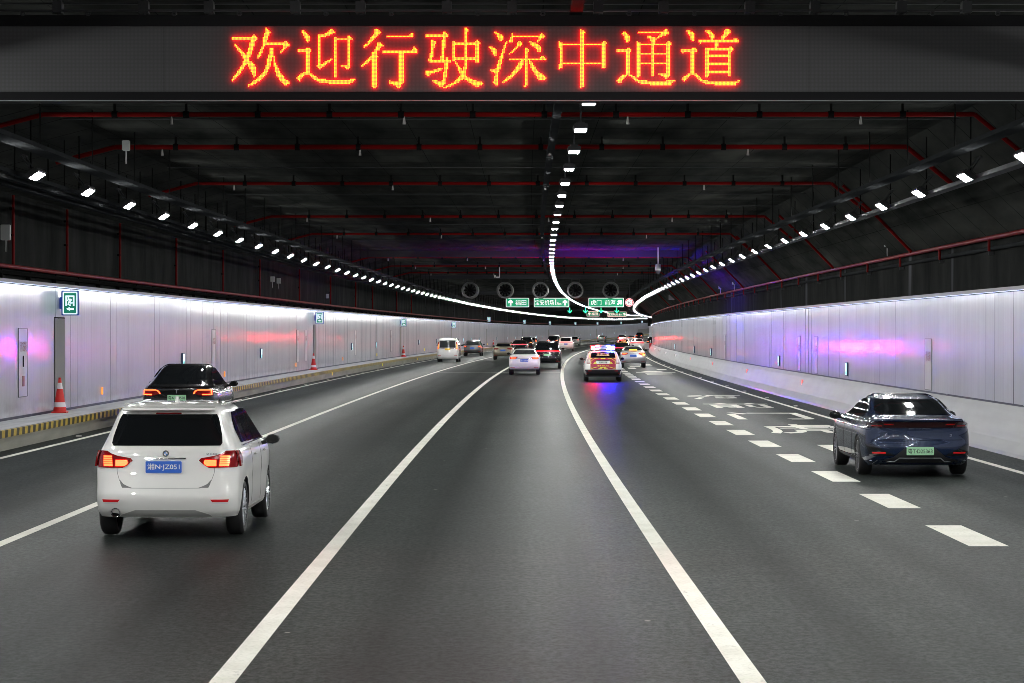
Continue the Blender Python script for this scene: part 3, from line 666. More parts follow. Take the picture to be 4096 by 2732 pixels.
# traffic cones on the walkway
def cone_parts():
    out = []
    mb = MB(); mb.box((0,0,.02), (.36,.36,.035), bev=.01); out.append(("base", mb, mat("cone red", (.62,.02,.015), .5)))
    H = .80; R = lambda z: .145*(1-z/H)+.028
    def seg(a, b): m_ = MB(); m_.lathe([(R(a),a),(R(b),b)], n=20); return m_
    b0 = seg(.035,.14); 
    for pr in ((.25,.56),(.70,.82)):
        b0.lathe([(R(pr[0]),pr[0]),(R(pr[1]) if pr[1]<.8 else .03,pr[1])]+([(.001,pr[1])] if pr[1]>.8 else []), n=20)
    out.append(("body", b0, MATS["cone red"]))
    for a, b in ((.14,.25),(.56,.70)): m_ = MB(); m_.lathe([(R(a)+.002,a),(R(b)+.002,b)], n=20); out.append(("reflective_band", m_, mat("cone band", (.75,.68,.70), .4)))
    return out
CP = None
for i, (s, o) in enumerate([(60.4,-11.14),(127.1,-11.12),(194.4,-11.12),(236.9,-11.1),(330,-11.1)]):
    root = empty("traffic_cone", P(s,o,ZLB)); root.rotation_euler[2] = .3*i
    root.scale = (1.0,1.0,1.06)
    tag(root, "%s red and white traffic cone on the left walkway" % ORD[i], "traffic cone", "cones on the walkway")
    if CP is None: CP = [(n, m_.build(n, mm, root, True).data) for n, m_, mm in cone_parts()]
    else:
        for n, me in CP: link(n, me, root)
# nose of the dividing wall far off by the exit
root = empty("dividing_wall", P(480,7.30,0), -TH(480)); tag(root, "far dividing wall nose with yellow and black chevrons by the exit", "wall")
mb = MB(); mb.box((0,40,1.75), (1.05,80,3.5)); mb.build("wall_body", mat("nose pale", (.45,.45,.48), .4), root)
mb = MB(); mb.box((.0,40,4.93), (1.6,80,2.86)); mb.build("upper_wall", M_BLACK, root)
b = MB(); b.quad([(.05,-.02,.3),(.56,-.02,.3),(.56,-.02,3.4),(.05,-.02,3.4)], uv=[(.05,.3),(.56,.3),(.56,3.4),(.05,3.4)]); b.build("chevron_board", M_CHEV, root)
mb = MB()
for k in range(3): mb.box((k*.75-.75,0,.45), (.72,.5,.85), k%2, bev=.08)
q = mb.build("crash_barrier", [mat("barrier red", (.6,.02,.03), .5), mat("barrier white", (.7,.62,.64), .5)]); q.location = P(340,9.35,0); tag(q, "red and white plastic barrier far off beside the dark van", "barrier")
# ------------------------------------------------------------------ LED message board over the road
DS = 28.0; KP = DS/FOC
GX = lambda px: (px-2048)*KP
GZ = lambda py: CAM_H+(1329.3-py)*KP
def pinp(x, y, p):
    c = False; n = len(p)
    for i in range(n):
        x0, y0 = p[i]; x1, y1 = p[i-1]
        if (y0 > y) != (y1 > y) and x < (x1-x0)*(y-y0)/(y1-y0)+x0: c = not c
    return c
def Hb(a, b, y): return [(a,y-27),(b,y-27),(b,y+27),(a,y+27)]
def Vb(a, b, y0, y1): return [(a,y0),(b,y0),(b,y1),(a,y1)]
GL = {
910: [Hb(125,640,325),[(575,290),(620,235),(710,325),(650,390)],
 [(655,330),(640,460),(605,560),(575,655),(545,745),(515,800),(520,830),(610,900),(670,1010),(680,1180),(625,1225),(580,1150),(515,1000),(470,905),(400,980),(330,1110),(230,1210),(120,1315),(95,1290),(200,1150),(290,1030),(360,905),(390,830),(355,740),(270,620),(160,480),(180,450),(300,550),(440,690),(480,600),(515,490),(545,370),(575,300)],
 [(880,85),(915,85),(1015,170),(970,260),(940,350),(915,440),(880,510),(850,570),(800,690),(720,790),(695,770),(700,720),(760,600),(820,480),(830,370),(855,250),(885,170)],
 Hb(900,1330,455),[(1310,410),(1365,370),(1450,450),(1445,515),(1390,530),(1240,670),(1220,640),(1290,560),(1290,480)],
 [(975,530),(1040,530),(1105,580),(1075,600),(1070,740),(1040,810),(1015,930),(980,1030),(920,1150),(830,1230),(740,1320),(600,1410),(490,1440),(475,1410),(580,1335),(700,1250),(800,1150),(870,1050),(920,890),(950,720),(980,700)],
 [(1075,700),(1105,730),(1110,850),(1165,980),(1240,1110),(1310,1210),(1380,1290),(1450,1310),(1450,1385),(1340,1415),(1230,1310),(1140,1160),(1100,1020),(1075,930)]],
1170: [[(205,145),(230,120),(300,165),(350,215),(400,255),(405,375),(355,425),(310,350),(260,230)],
 Hb(115,430,615),[(310,570),(355,530),(405,565),(435,565),(435,640),(310,640)],Vb(305,405,570,1150),
 [(300,1095),(355,1130),(290,1160),(230,1230),(170,1325),(85,1245),(170,1160),(240,1125)],
 [(370,1110),(430,1130),(520,1190),(600,1245),(745,1255),(790,1285),(1340,1285),(1380,1250),(1460,1255),(1450,1290),(1330,1390),(870,1390),(840,1355),(690,1355),(600,1325),(520,1290),(430,1190),(370,1160)],
 Vb(585,655,225,1000),[(555,960),(650,940),(790,850),(910,785),(930,810),(880,860),(760,950),(635,1045)],
 [(620,245),(710,230),(800,190),(910,90),(995,180),(960,205),(900,235),(820,265),(720,300),(640,300)],
 Vb(958,1025,285,1235),Hb(1025,1330,340),Vb(1268,1335,280,1010),[(1270,290),(1315,250),(1400,345),(1330,365)],
 [(1115,940),(1270,940),(1335,1010),(1275,1055),(1200,990),(1115,990)]],
1430: [[(410,100),(440,100),(490,130),(540,185),(490,240),(400,330),(330,400),(240,490),(150,550),(130,520),(220,440),(300,330),(360,240),(410,195)],
 [(475,415),(530,415),(605,495),(540,520),(530,580),(440,640),(340,790),(240,890),(120,990),(95,960),(220,840),(350,700),(400,600),(430,530)],
 Vb(348,445,640,1455),[(348,1440),(445,1440),(370,1490)],Vb(445,475,730,765),
 Hb(690,1310,280),[(1185,260),(1240,195),(1280,195),(1315,235),(1315,300),(1185,300)],Hb(570,1405,625),[(1240,610),(1330,505),(1410,625)],
 Vb(970,1068,640,1350),[(725,1290),(755,1290),(760,1320),(970,1320),(1068,1340),(1000,1450),(930,1490),(890,1420),(820,1390),(725,1360)]],
1690: [Hb(80,610,250),[(485,170),(515,170),(610,230),(560,270),(485,270)],Vb(485,548,200,550),Vb(455,518,350,860),Vb(425,460,735,860),
 Vb(208,268,355,770),Vb(178,240,665,890),[(268,385),(330,385),(330,455),(300,460),(300,545),(268,550)],Vb(148,178,790,860),Hb(240,672,843),
 [(550,765),(580,765),(610,800),(612,1010),(580,1030),(580,1200),(548,1220),(548,1330),(515,1390),(440,1455),(400,1455),(340,1390),(240,1330),(240,1290),(330,1290),(345,1320),(455,1320),(490,1200),(490,1110),(520,1090),(520,885),(550,870)],
 [(55,1120),(95,1070),(230,1070),(400,1010),(485,1005),(485,1045),(400,1080),(300,1110),(230,1140),(170,1170),(130,1210)],
 Vb(703,765,385,860),Hb(765,1230,437),Hb(765,1230,780),Vb(1230,1325,385,860),[(1240,380),(1275,350),(1355,435),(1325,460)],[(1230,860),(1325,860),(1290,895),(1235,895)],
 Vb(985,1045,75,1040),Vb(1040,1075,100,175),
 [(955,980),(1015,980),(1015,1190),(1060,1220),(1190,1290),(1320,1320),(1415,1350),(1415,1390),(1350,1410),(1310,1455),(1260,1450),(1150,1390),(1020,1290),(960,1260),(900,1295),(820,1360),(700,1410),(620,1450),(490,1485),(490,1450),(630,1380),(740,1330),(830,1240),(890,1180),(955,1120)],
 [(765,850),(800,860),(830,940),(890,1010),(950,1110),(950,1200),(890,1190),(870,1130),(830,1080),(800,980),(765,890)]],
1940: [[(205,185),(235,160),(300,195),(370,230),(435,300),(425,355),(380,390),(340,390),(310,320),(260,240)],
 [(80,525),(140,505),(210,540),(275,600),(275,735),(215,735),(180,660),(130,580)],
 [(495,385),(525,395),(490,510),(460,600),(430,730),(400,850),(370,950),(340,1100),(308,1120),(308,1415),(250,1415),(180,1350),(180,1320),(215,1310),(215,1200),(245,1190),(240,1140),(190,1100),(120,1075),(120,1040),(230,1040),(275,1000),(300,860),(340,760),(370,690),(400,600),(430,510),(465,420)],
 [(615,195),(650,195),(650,415),(555,415),(555,355),(585,340),(590,290),(615,280)],
 Hb(650,1390,278),[(1265,235),(1315,195),(1390,275),(1340,330),(1270,350),(1220,420),(1200,400),(1240,320)],
 [(790,380),(865,415),(865,485),(800,510),(710,580),(580,700),(550,680),(640,590),(740,480),(740,420)],
 [(1015,400),(1035,380),(1140,420),(1260,480),(1300,510),(1300,640),(1235,640),(1200,600),(1180,540),(1080,485)],
 Vb(922,990,540,1410),Vb(985,1020,570,640),[(890,1420),(985,1390),(950,1450),(890,1450)],Hb(552,1420,808),[(1260,790),(1310,725),(1360,725),(1425,800)],
 [(830,820),(900,820),(890,910),(860,980),(770,1100),(660,1200),(540,1295),(410,1360),(395,1330),(470,1260),(600,1160),(690,1040),(770,930),(810,860)],
 [(1015,820),(1050,820),(1110,910),(1200,1040),(1330,1160),(1420,1220),(1420,1265),(1330,1295),(1270,1295),(1200,1220),(1140,1130),(1075,1030),(1050,930),(1015,885)]],
2200: [Vb(685,778,130,1450),Vb(685,715,100,140),Vb(778,808,160,205),[(685,1440),(760,1440),(700,1485)],Vb(218,283,415,1010),Vb(187,220,380,545),Vb(187,220,910,1050),
 Hb(283,1185,465),Hb(283,1185,900),Vb(1182,1275,410,1010),[(1215,380),(1275,380),(1310,420),(1300,480),(1215,480)]],
2450: [[(225,220),(240,160),(320,195),(380,255),(415,290),(405,355),(375,415),(320,415),(290,350),(260,260)],
 Hb(98,440,615),[(125,630),(165,630),(150,668)],[(320,570),(367,530),(410,570),(440,610),(400,635)],Vb(317,410,570,1170),
 [(300,1150),(350,1160),(300,1220),(220,1310),(180,1355),(140,1355),(98,1310),(200,1195),(265,1160)],
 [(375,1140),(440,1160),(520,1220),(600,1280),(775,1285),(810,1315),(1240,1315),(1260,1285),(1465,1285),(1450,1315),(1370,1350),(1360,1415),(880,1415),(850,1380),(700,1380),(600,1350),(520,1310),(430,1220),(375,1190)],
 Hb(600,1180,180),[(1160,190),(1240,95),(1320,210),(1200,260),(1130,290),(1070,325),(1000,355),(1040,290),(1110,225)],
 [(785,270),(800,250),(850,255),(940,290),(1030,320),(1000,350),(1000,480),(905,480),(905,385),(880,385),(870,320),(820,320)],
 Vb(567,658,410,1195),Vb(567,600,380,420),[(567,1190),(658,1190),(610,1225),(567,1225)],Vb(905,968,380,1195),
 Hb(658,1250,460),Hb(658,1250,680),Hb(658,1250,900),Vb(1252,1340,410,1160),[(1265,405),(1300,375),(1380,455),(1340,480)],
 [(1065,1125),(1250,1125),(1340,1150),(1300,1220),(1265,1258),(1215,1258),(1160,1190),(1065,1165)]],
2710: [[(205,150),(230,120),(300,155),(395,225),(395,380),(335,380),(300,340),(300,260),(260,240)],
 [(640,145),(660,120),(710,125),(800,190),(865,260),(825,345),(770,345),(740,280),(690,210)],
 [(1110,90),(1145,90),(1200,125),(1240,165),(1190,220),(1140,260),(1060,340),(1030,400),(985,400),(1010,300),(1050,230),(1080,160)],
 Hb(485,1420,395),[(1260,375),(1310,310),(1355,310),(1425,385)],[(510,410),(545,410),(530,445)],
 [(860,410),(955,410),(950,470),(915,540),(885,590),(860,590)],
 Hb(700,1180,580),Hb(735,1180,738),Hb(735,1180,922),Hb(735,1180,1110),Vb(640,735,535,1195),[(640,1190),(735,1190),(690,1225),(640,1225)],
 Vb(1170,1232,540,1190),[(1180,540),(1220,495),(1300,575),(1232,630)],
 Hb(80,455,615),[(108,630),(140,630),(125,668)],Vb(298,390,560,1160),[(300,580),(340,530),(390,530),(455,600),(390,640)],
 [(300,1125),(340,1150),(250,1210),(170,1320),(140,1320),(110,1290),(110,1230),(220,1160)],
 [(385,1120),(425,1130),(520,1235),(580,1280),(700,1285),(710,1315),(1380,1310),(1430,1275),(1450,1290),(1420,1335),(1350,1370),(1340,1410),(860,1410),(850,1380),(670,1380),(580,1345),(510,1310),(400,1190)]],
}
PITCHD = 5.37
board = empty("message_board", (0,DS,5.5))
tag(board, "wide LED message board with glowing red and yellow characters spanning the tunnel", "message board")
T_ = Matrix.Translation(-Vector((0,DS,5.5)))
def bpart(o): 
    o.data.transform(T_); o.parent = board; return o
mb = MB(); zt_, zb_ = GZ(62), GZ(402); pt, pb = GZ(107), GZ(368)
hw = 6.85
mb.box((0,DS+.20,(zt_+zb_)/2), (2*hw,.36,zt_-zb_))
mb.box((0,DS-.005,(zt_+pt)/2), (2*hw,.05,zt_-pt)); mb.box((0,DS-.005,(pb+zb_)/2), (2*hw,.05,pb-zb_))
bpart(mb.build("cabinet", mat("board frame black", (.010,.010,.011), .6, spec=.08)))
mb = MB(); mb.tube((-hw,DS-.03,GZ(404)), (hw,DS-.03,GZ(404)), .006, 0, 6); bpart(mb.build("lower_edge", mat("edge grey", (.28,.28,.29), .4)))
m_, nt, b_, uv_, ob_ = base("led panel face")
sx = N(nt, "ShaderNodeSeparateXYZ"); nt.links.new(ob_, sx.inputs[0])
fx = math_n(nt, 'FRACT', math_n(nt, 'MULTIPLY', sx.outputs[0], 1/(PITCHD*KP))); fz = math_n(nt, 'FRACT', math_n(nt, 'MULTIPLY', sx.outputs[2], 1/(PITCHD*KP)))
g = math_n(nt, 'MULTIPLY', math_n(nt, 'GREATER_THAN', fx, .3), math_n(nt, 'GREATER_THAN', fz, .3))
big = noise(nt, mapping(nt, ob_, (.5,1,1.2)), 1.0, 4)
cc = mixc(nt, g, (.045,.045,.046), (.066,.066,.070)); cc = mixc(nt, .6, cc, ramp(nt, big, [(.3,(.7,.72,.72)),(.7,(1.1,1.08,1.08))]), 'MULTIPLY')
nt.links.new(cc, b_.inputs["Base Color"]); b_.inputs["Roughness"].default_value = .7
mb = MB(); xs = [-hw, GX(657), GX(3235), hw]
for a, b in zip(xs[:-1], xs[1:]): mb.quad([(a+.003,DS-.012,pb),(b-.003,DS-.012,pb),(b-.003,DS-.012,pt),(a+.003,DS-.012,pt)])
bpart(mb.build("screen", m_))
M_DOT = mat("lit led", (.3,.05,.02), .4, emit=(1,.34,.012), es=4.0)
M_DOTS = mat("added led halo", (.3,.01,.01), .4, emit=(1,.002,.004), es=34.0)  # dot sides made to glow red, added to cast a halo around the characters
mb = MB(); seen = set()
for x0, polys in GL.items():
    bb = [(min(a for a,_ in p), max(a for a,_ in p), min(b for _,b in p), max(b for _,b in p)) for p in polys]
    for i in range(int(x0/PITCHD)-1, int((x0+275)/PITCHD)+1):
        zx = ((i+.5)*PITCHD-x0)*5.807
        for j in range(19, 70):
            zy = ((j+.5)*PITCHD-100)*5.807
            if (i,j) in seen: continue
            for p, q in zip(polys, bb):
                if q[0]-1 <= zx <= q[1]+1 and q[2]-1 <= zy <= q[3]+1 and pinp(zx, zy, p): seen.add((i,j)); break
r = .36*PITCHD*KP
for i, j in seen:
    cx, cz = GX((i+.5)*PITCHD), GZ((j+.5)*PITCHD); y0, y1 = DS-.040, DS-.013
    F = [(cx-r,y0,cz-r*.95),(cx+r,y0,cz-r*.95),(cx+r,y0,cz+r*1.1),(cx-r,y0,cz+r*1.1)]; B_ = [(a,y1,c) for a,_,c in F]
    mb.quad(F, 0)
    for k in range(4): mb.quad([F[k], B_[k], B_[(k+1)%4], F[(k+1)%4]], 1)
bpart(mb.build("lit_characters", [M_DOT, M_DOTS]))
mb = MB()
for py, yy in ((11,DS+.1),(44,DS-.02)): mb.box((0,yy,GZ(py)), (2*hw,.05,.022))
for i in range(-7, 8):
    x = i*.86+(.12 if i%2 else 0); mb.box((x,DS+.03,GZ(30)), (.11,.16,.13)); mb.tube((x,DS+.05,GZ(60)), (x+.03,DS+.1,6.42), .02)
    mb.lathe([(.012,-.012),(.03,-.012),(.03,.012),(.012,.012)], (x+.35,DS-.03,GZ(56)), 'y', 10)
bpart(mb.build("support_frame", mat("frame steel", (.035,.036,.038), .5, .0, .1)))
# ------------------------------------------------------------------ vehicles
def pchip(xs, ys, x):
    xs = np.asarray(xs, float); ys = np.asarray(ys, float); h = np.diff(xs); d = np.diff(ys)/h; m = np.zeros(len(xs))
    for i in range(1, len(xs)-1):
        if d[i-1]*d[i] > 0:
            w1 = 2*h[i]+h[i-1]; w2 = h[i]+2*h[i-1]; m[i] = (w1+w2)/(w1/d[i-1]+w2/d[i])
    m[0] = d[0]; m[-1] = d[-1]
    x = min(max(x, xs[0]), xs[-1]); i = min(max(int(np.searchsorted(xs, x))-1, 0), len(h)-1); t = (x-xs[i])/h[i]
    return float((2*t**3-3*t*t+1)*ys[i]+(t**3-2*t*t+t)*h[i]*m[i]+(-2*t**3+3*t*t)*ys[i+1]+(t**3-t*t)*h[i]*m[i+1])
class Body:
    """closed car shell from horizontal outlines: z -> half width, rear y, front y"""
    def __init__(s, rows, rc=.26, bow=.05, tr=.05, rf=.35):
        s.z = [r[0] for r in rows]; s.w = [r[1] for r in rows]; s.r = [r[2] for r in rows]; s.f = [r[3] for r in rows]
        s.rc, s.bow, s.tr, s.rf = rc, bow, tr, rf; s.H = s.z[-1]; s.L = max(s.f)
    def hw(s, z): return pchip(s.z, s.w, z)
    def yr(s, z): return pchip(s.z, s.r, z)
    def yf(s, z): return pchip(s.z, s.f, z)
    def tp(s, y):
        a = max(0, (1.1-y)/1.1); b = max(0, (y-(s.L-1.2))/1.2); return 1-s.tr*a*a-.10*b*b
    def side(s, y, z): return s.hw(z)*s.tp(y)
    def rear(s, x, z):
        w_ = s.hw(z)*(1-s.tr*.85); rc = min(s.rc, w_*.6); a = min(abs(x), w_*.999)
        y = s.yr(z)+s.bow*(a/w_)**2
        if a > w_-rc: t = (a-(w_-rc))/rc; y += rc*(1-math.sqrt(max(0,1-t*t)))
        return y
    def outline(s, z):
        pts = []; w_ = s.hw(z)*(1-s.tr*.85); rc = min(s.rc, w_*.6); fl = s.yf(z)-s.yr(z)
        rc2 = min(rc, fl*.35)
        xs = [-(w_-rc+rc*math.sin(math.radians(a))) for a in (90,72,54,36,18,0)]; xs += list(np.linspace(-(w_-rc), w_-rc, 11))[1:-1]; xs += [-q for q in xs[:6][::-1]]
        for x in xs: pts.append((x, s.rear(x, z)))
        ye = s.yr(z)+s.bow+rc; rf = min(s.rf, fl*.3, w_*.6); y1 = s.yf(z)-rf
        ye = min(ye, (s.yr(z)+s.yf(z))/2-.01); y1 = max(y1, (s.yr(z)+s.yf(z))/2+.01)
        ys = list(np.linspace(ye, y1, 18))[1:]
        for y in ys: pts.append((s.side(y, z), y))
        wf = s.side(y1, z)
        for a in (25,50,75): pts.append((wf-rf*(1-math.cos(math.radians(a))), y1+(s.yf(z)-y1)*math.sin(math.radians(a))))
        for q in np.linspace(1,-1,7): pts.append((q*(wf-rf)*.98, s.yf(z)))
        for a in (75,50,25): pts.append((-(wf-rf*(1-math.cos(math.radians(a)))), y1+(s.yf(z)-y1)*math.sin(math.radians(a))))
        for y in ys[::-1]: pts.append((-s.side(y, z), y))
        return pts
    def build(s, name, paint, parent, wheels, wr, under=.0):
        zz = []
        for a, b in zip(s.z[:-1], s.z[1:]):
            n = max(2, int((b-a)/.035)); zz += [a+(b-a)*k/n for k in range(n)]
        zz.append(s.z[-1]); v = []; f = []; mi = []
        for z in zz: v += [(x, y, z) for x, y in s.outline(z)]
        n = len(v)//len(zz)
        for i in range(len(zz)-1):
            for j in range(n): a = i*n+j; b = i*n+(j+1)%n; f.append((a, b, b+n, a+n)); mi.append(0)
        cb = len(v); z0 = zz[0]; v.append((0, s.L/2, z0)); v.append((0, (s.yr(zz[-1])+s.yf(zz[-1]))/2, zz[-1]+.004))
        for j in range(n): f.append((cb, (j+1)%n, j)); mi.append(1)
        t = (len(zz)-1)*n
        for j in range(n): f.append((cb+1, t+j, t+(j+1)%n)); mi.append(0)
        o = mesh(name, v, f, [paint, M_PLAS], mi, None, None, True)
        # wheel wells cut out of the shell
        cut = MB()
        for y in wheels:
            for sx_ in (-1, 1): cut.lathe([(.0001,-.17),(wr,-.17),(wr,.17),(.0001,.17)], (sx_*(max(s.w)-.06), y, wr*.86), 'x', 32, 0)
        c = cut.build("cut", [paint, M_PLAS], None, False, True); c.data.polygons.foreach_set("material_index", [1]*len(c.data.polygons))
        md = o.modifiers.new("b", 'BOOLEAN'); md.operation = 'DIFFERENCE'; md.object = c; md.solver = 'EXACT'
        dg = bpy.context.evaluated_depsgraph_get(); dg.update()
        me = bpy.data.meshes.new_from_object(o.evaluated_get(dg)); o.modifiers.clear()
        o.data = me; bpy.data.objects.remove(c)
        me.polygons.foreach_set("use_smooth", [True]*len(me.polygons))
        try: me.set_sharp_from_angle(angle=math.radians(38))
        except Exception: pass
        o.parent = parent; return o
def interp_rows(rows, n):
    zs = [r[0] for r in rows]; out = []
    for z in np.linspace(zs[0], zs[-1], n):
        out.append((z,)+tuple(float(np.interp(z, zs, [r[k] for r in rows])) for k in (1,2)))
    return out
def patch(name, fn, rows, m, parent, off=.006, nc=10, nr=None, smooth=True):
    """strip patch: rows (z, a, b); fn(a, z, off) -> point; edged with a skirt"""
    nr = nr or max(3, int(abs(rows[-1][0]-rows[0][0])/.03)+2)
    R = interp_rows(rows, nr); v = []; f = []
    for z, a, b in R:
        for k in range(nc+1): v.append(fn(a+(b-a)*k/nc, z, off))
    n = nc+1
    for i in range(nr-1):
        for k in range(nc): q = i*n+k; f.append((q, q+1, q+1+n, q+n))
    ring = [(0,k) for k in range(n)]+[(i,nc) for i in range(1,nr)]+[(nr-1,k) for k in range(nc-1,-1,-1)]+[(i,0) for i in range(nr-2,0,-1)]
    bb = len(v)
    for i, k in ring:
        z, a, b = R[i]; v.append(fn(a+(b-a)*k/nc, z, -.012))
    for q in range(len(ring)):
        i, k = ring[q]; i2, k2 = ring[(q+1)%len(ring)]; f.append((i*n+k, bb+q, bb+(q+1)%len(ring), i2*n+k2))
    o = mesh(name, v, f, m, None, parent, None, smooth)
    try: o.data.set_sharp_from_angle(angle=math.radians(40))
    except Exception: pass
    return o
TYRE_CACHE = {}
def wheels_for(root, ys, r, x, wd=.20, rimfrac=.70, spokes=5, dark=False):
    key = (r, wd, spokes, dark)
    for y in ys:
        for sx_ in (-1, 1):
            if key not in TYRE_CACHE:
                t = MB(); ri = r*rimfrac
                t.lathe([(ri,-wd/2+.02),(ri+.02,-wd/2),(r-.03,-wd/2),(r-.008,-wd/2+.02),(r,-wd/2+.045),(r,wd/2-.045),(r-.008,wd/2-.02),(r-.03,wd/2),(ri+.02,wd/2),(ri,wd/2-.02)], axis='x', n=36)
                tt = t.build("t", M_RUB, None, True).data
                q = MB(); q.lathe([(ri,-.05),(ri,wd/2-.015),(ri-.02,wd/2-.01),(ri-.03,wd/2-.03),(ri-.03,.0),(.0001,.0)], axis='x', n=30, m=1)
                q.lathe([(.07,wd/2-.055),(.05,wd/2-.035),(.0001,wd/2-.03)], axis='x', n=14)
                q.lathe([(ri,wd/2-.016),(ri-.022,wd/2-.008),(ri-.03,wd/2-.03)], axis='x', n=30)
                for k in range(spokes):
                    for dd in (-.14,.14):
                        a = 2*math.pi*k/spokes; p0 = Vector((wd/2-.045, .05*math.cos(a), .05*math.sin(a))); p1 = Vector((wd/2-.02, (ri-.02)*math.cos(a+dd), (ri-.02)*math.sin(a+dd)))
                        q.tube(p0, p1, .024, 0, 5, .018)
                rr_ = q.build("r", [mat("dark rim", (.12,.12,.13), .3, .9) if dark else M_RIM, M_BLACK], None, True).data
                for o in [o for o in COL.objects if o.data in (tt, rr_)]: bpy.data.objects.remove(o)
                TYRE_CACHE[key] = (tt, rr_)
            tt, rr_ = TYRE_CACHE[key]
            wv = link("wheel", tt, root); wv.location = (sx_*x, y, r+.003); wv.rotation_euler = (.4*y, 0, 0 if sx_ > 0 else math.pi)
            link("rim", rr_, wv)
def plate(root, B, z, txt, style, wd=.44, ht=.14, x=0, y=None):
    y = (B.rear(x, z)-.022) if y is None else y
    m, tm = {'blue': (M_BLU, M_WHT), 'green': (M_GRNP, M_BLK2), 'yellow': (M_YELP, M_BLK2), 'white': (M_WHP, M_BLK2)}[style]
    mb = MB(); mb.box((x,y,z), (wd,.012,ht), bev=.008); p = mb.build("number_plate", m, root)
    if txt:
        v, f = fit_text(txt, wd*.90, ht*.62); mesh("lettering", [(a+x, y-.0085, b+z) for a, b in v], f, tm, None, p)
    return p
def mirror(root, B, y, z, m, sc=1.0, sides=(-1,1)):
    for sx_ in sides:
        x = B.side(y, z)
        mb = MB(); pr = [(0,.0),(.05,.055),(.13,.075),(.20,.05),(.225,0),(.20,-.05),(.12,-.075),(.03,-.06)]
        rings = []
        for yy, k in ((0,.86),(.03,1.0),(.09,.9),(.14,.45)): rings.append([Vector((sx_*(x+.04+(.11+(a-.11)*k)*sc), y+yy*sc, z+.06+b*k*sc)) for a, b in pr])
        for a, b in zip(rings[:-1], rings[1:]):
            for i in range(8): mb.quad([a[i], a[(i+1)%8], b[(i+1)%8], b[i]])
        mb.quad(rings[0]); mb.quad(rings[-1]); mb.tube((sx_*(x-.03), y+.05, z+.0), (sx_*(x+.09), y+.05, z+.03), .025)
        o = mb.build("side_mirror", m, root, True)
        g = MB(); g.quad([q+Vector((0,-.004,0)) for q in [Vector((sx_*(x+.04+(.11+(a-.11)*.72)*sc), y, z+.06+b*.72*sc)) for a, b in pr]]); g.build("mirror_glass", M_GLASS, o)
def carpaint(name, col, metal=0.0, rough=.32): return mat(name, col, rough, metal, .5, 1.0, var=.02, vs=4)
P_WHITE = carpaint("white car paint", (.80,.79,.77), 0, .3); P_BLACK = carpaint("black car paint", (.008,.008,.009), 0, .2)
P_BLUE = carpaint("dark blue car paint", (.006,.017,.055), .25, .25); P_SILV = carpaint("silver car paint", (.50,.50,.51), .5, .3)
P_GREY = carpaint("grey car paint", (.12,.125,.13), .4, .3); P_BEIGE = carpaint("champagne car paint", (.30,.26,.20), .5, .3)
def start(name, label, cat, s_axle, o, ya, group="cars driving ahead"):
    root = empty(name, P(s_axle-ya, o, .004), -TH(s_axle)); tag(root, label, cat, group); return root
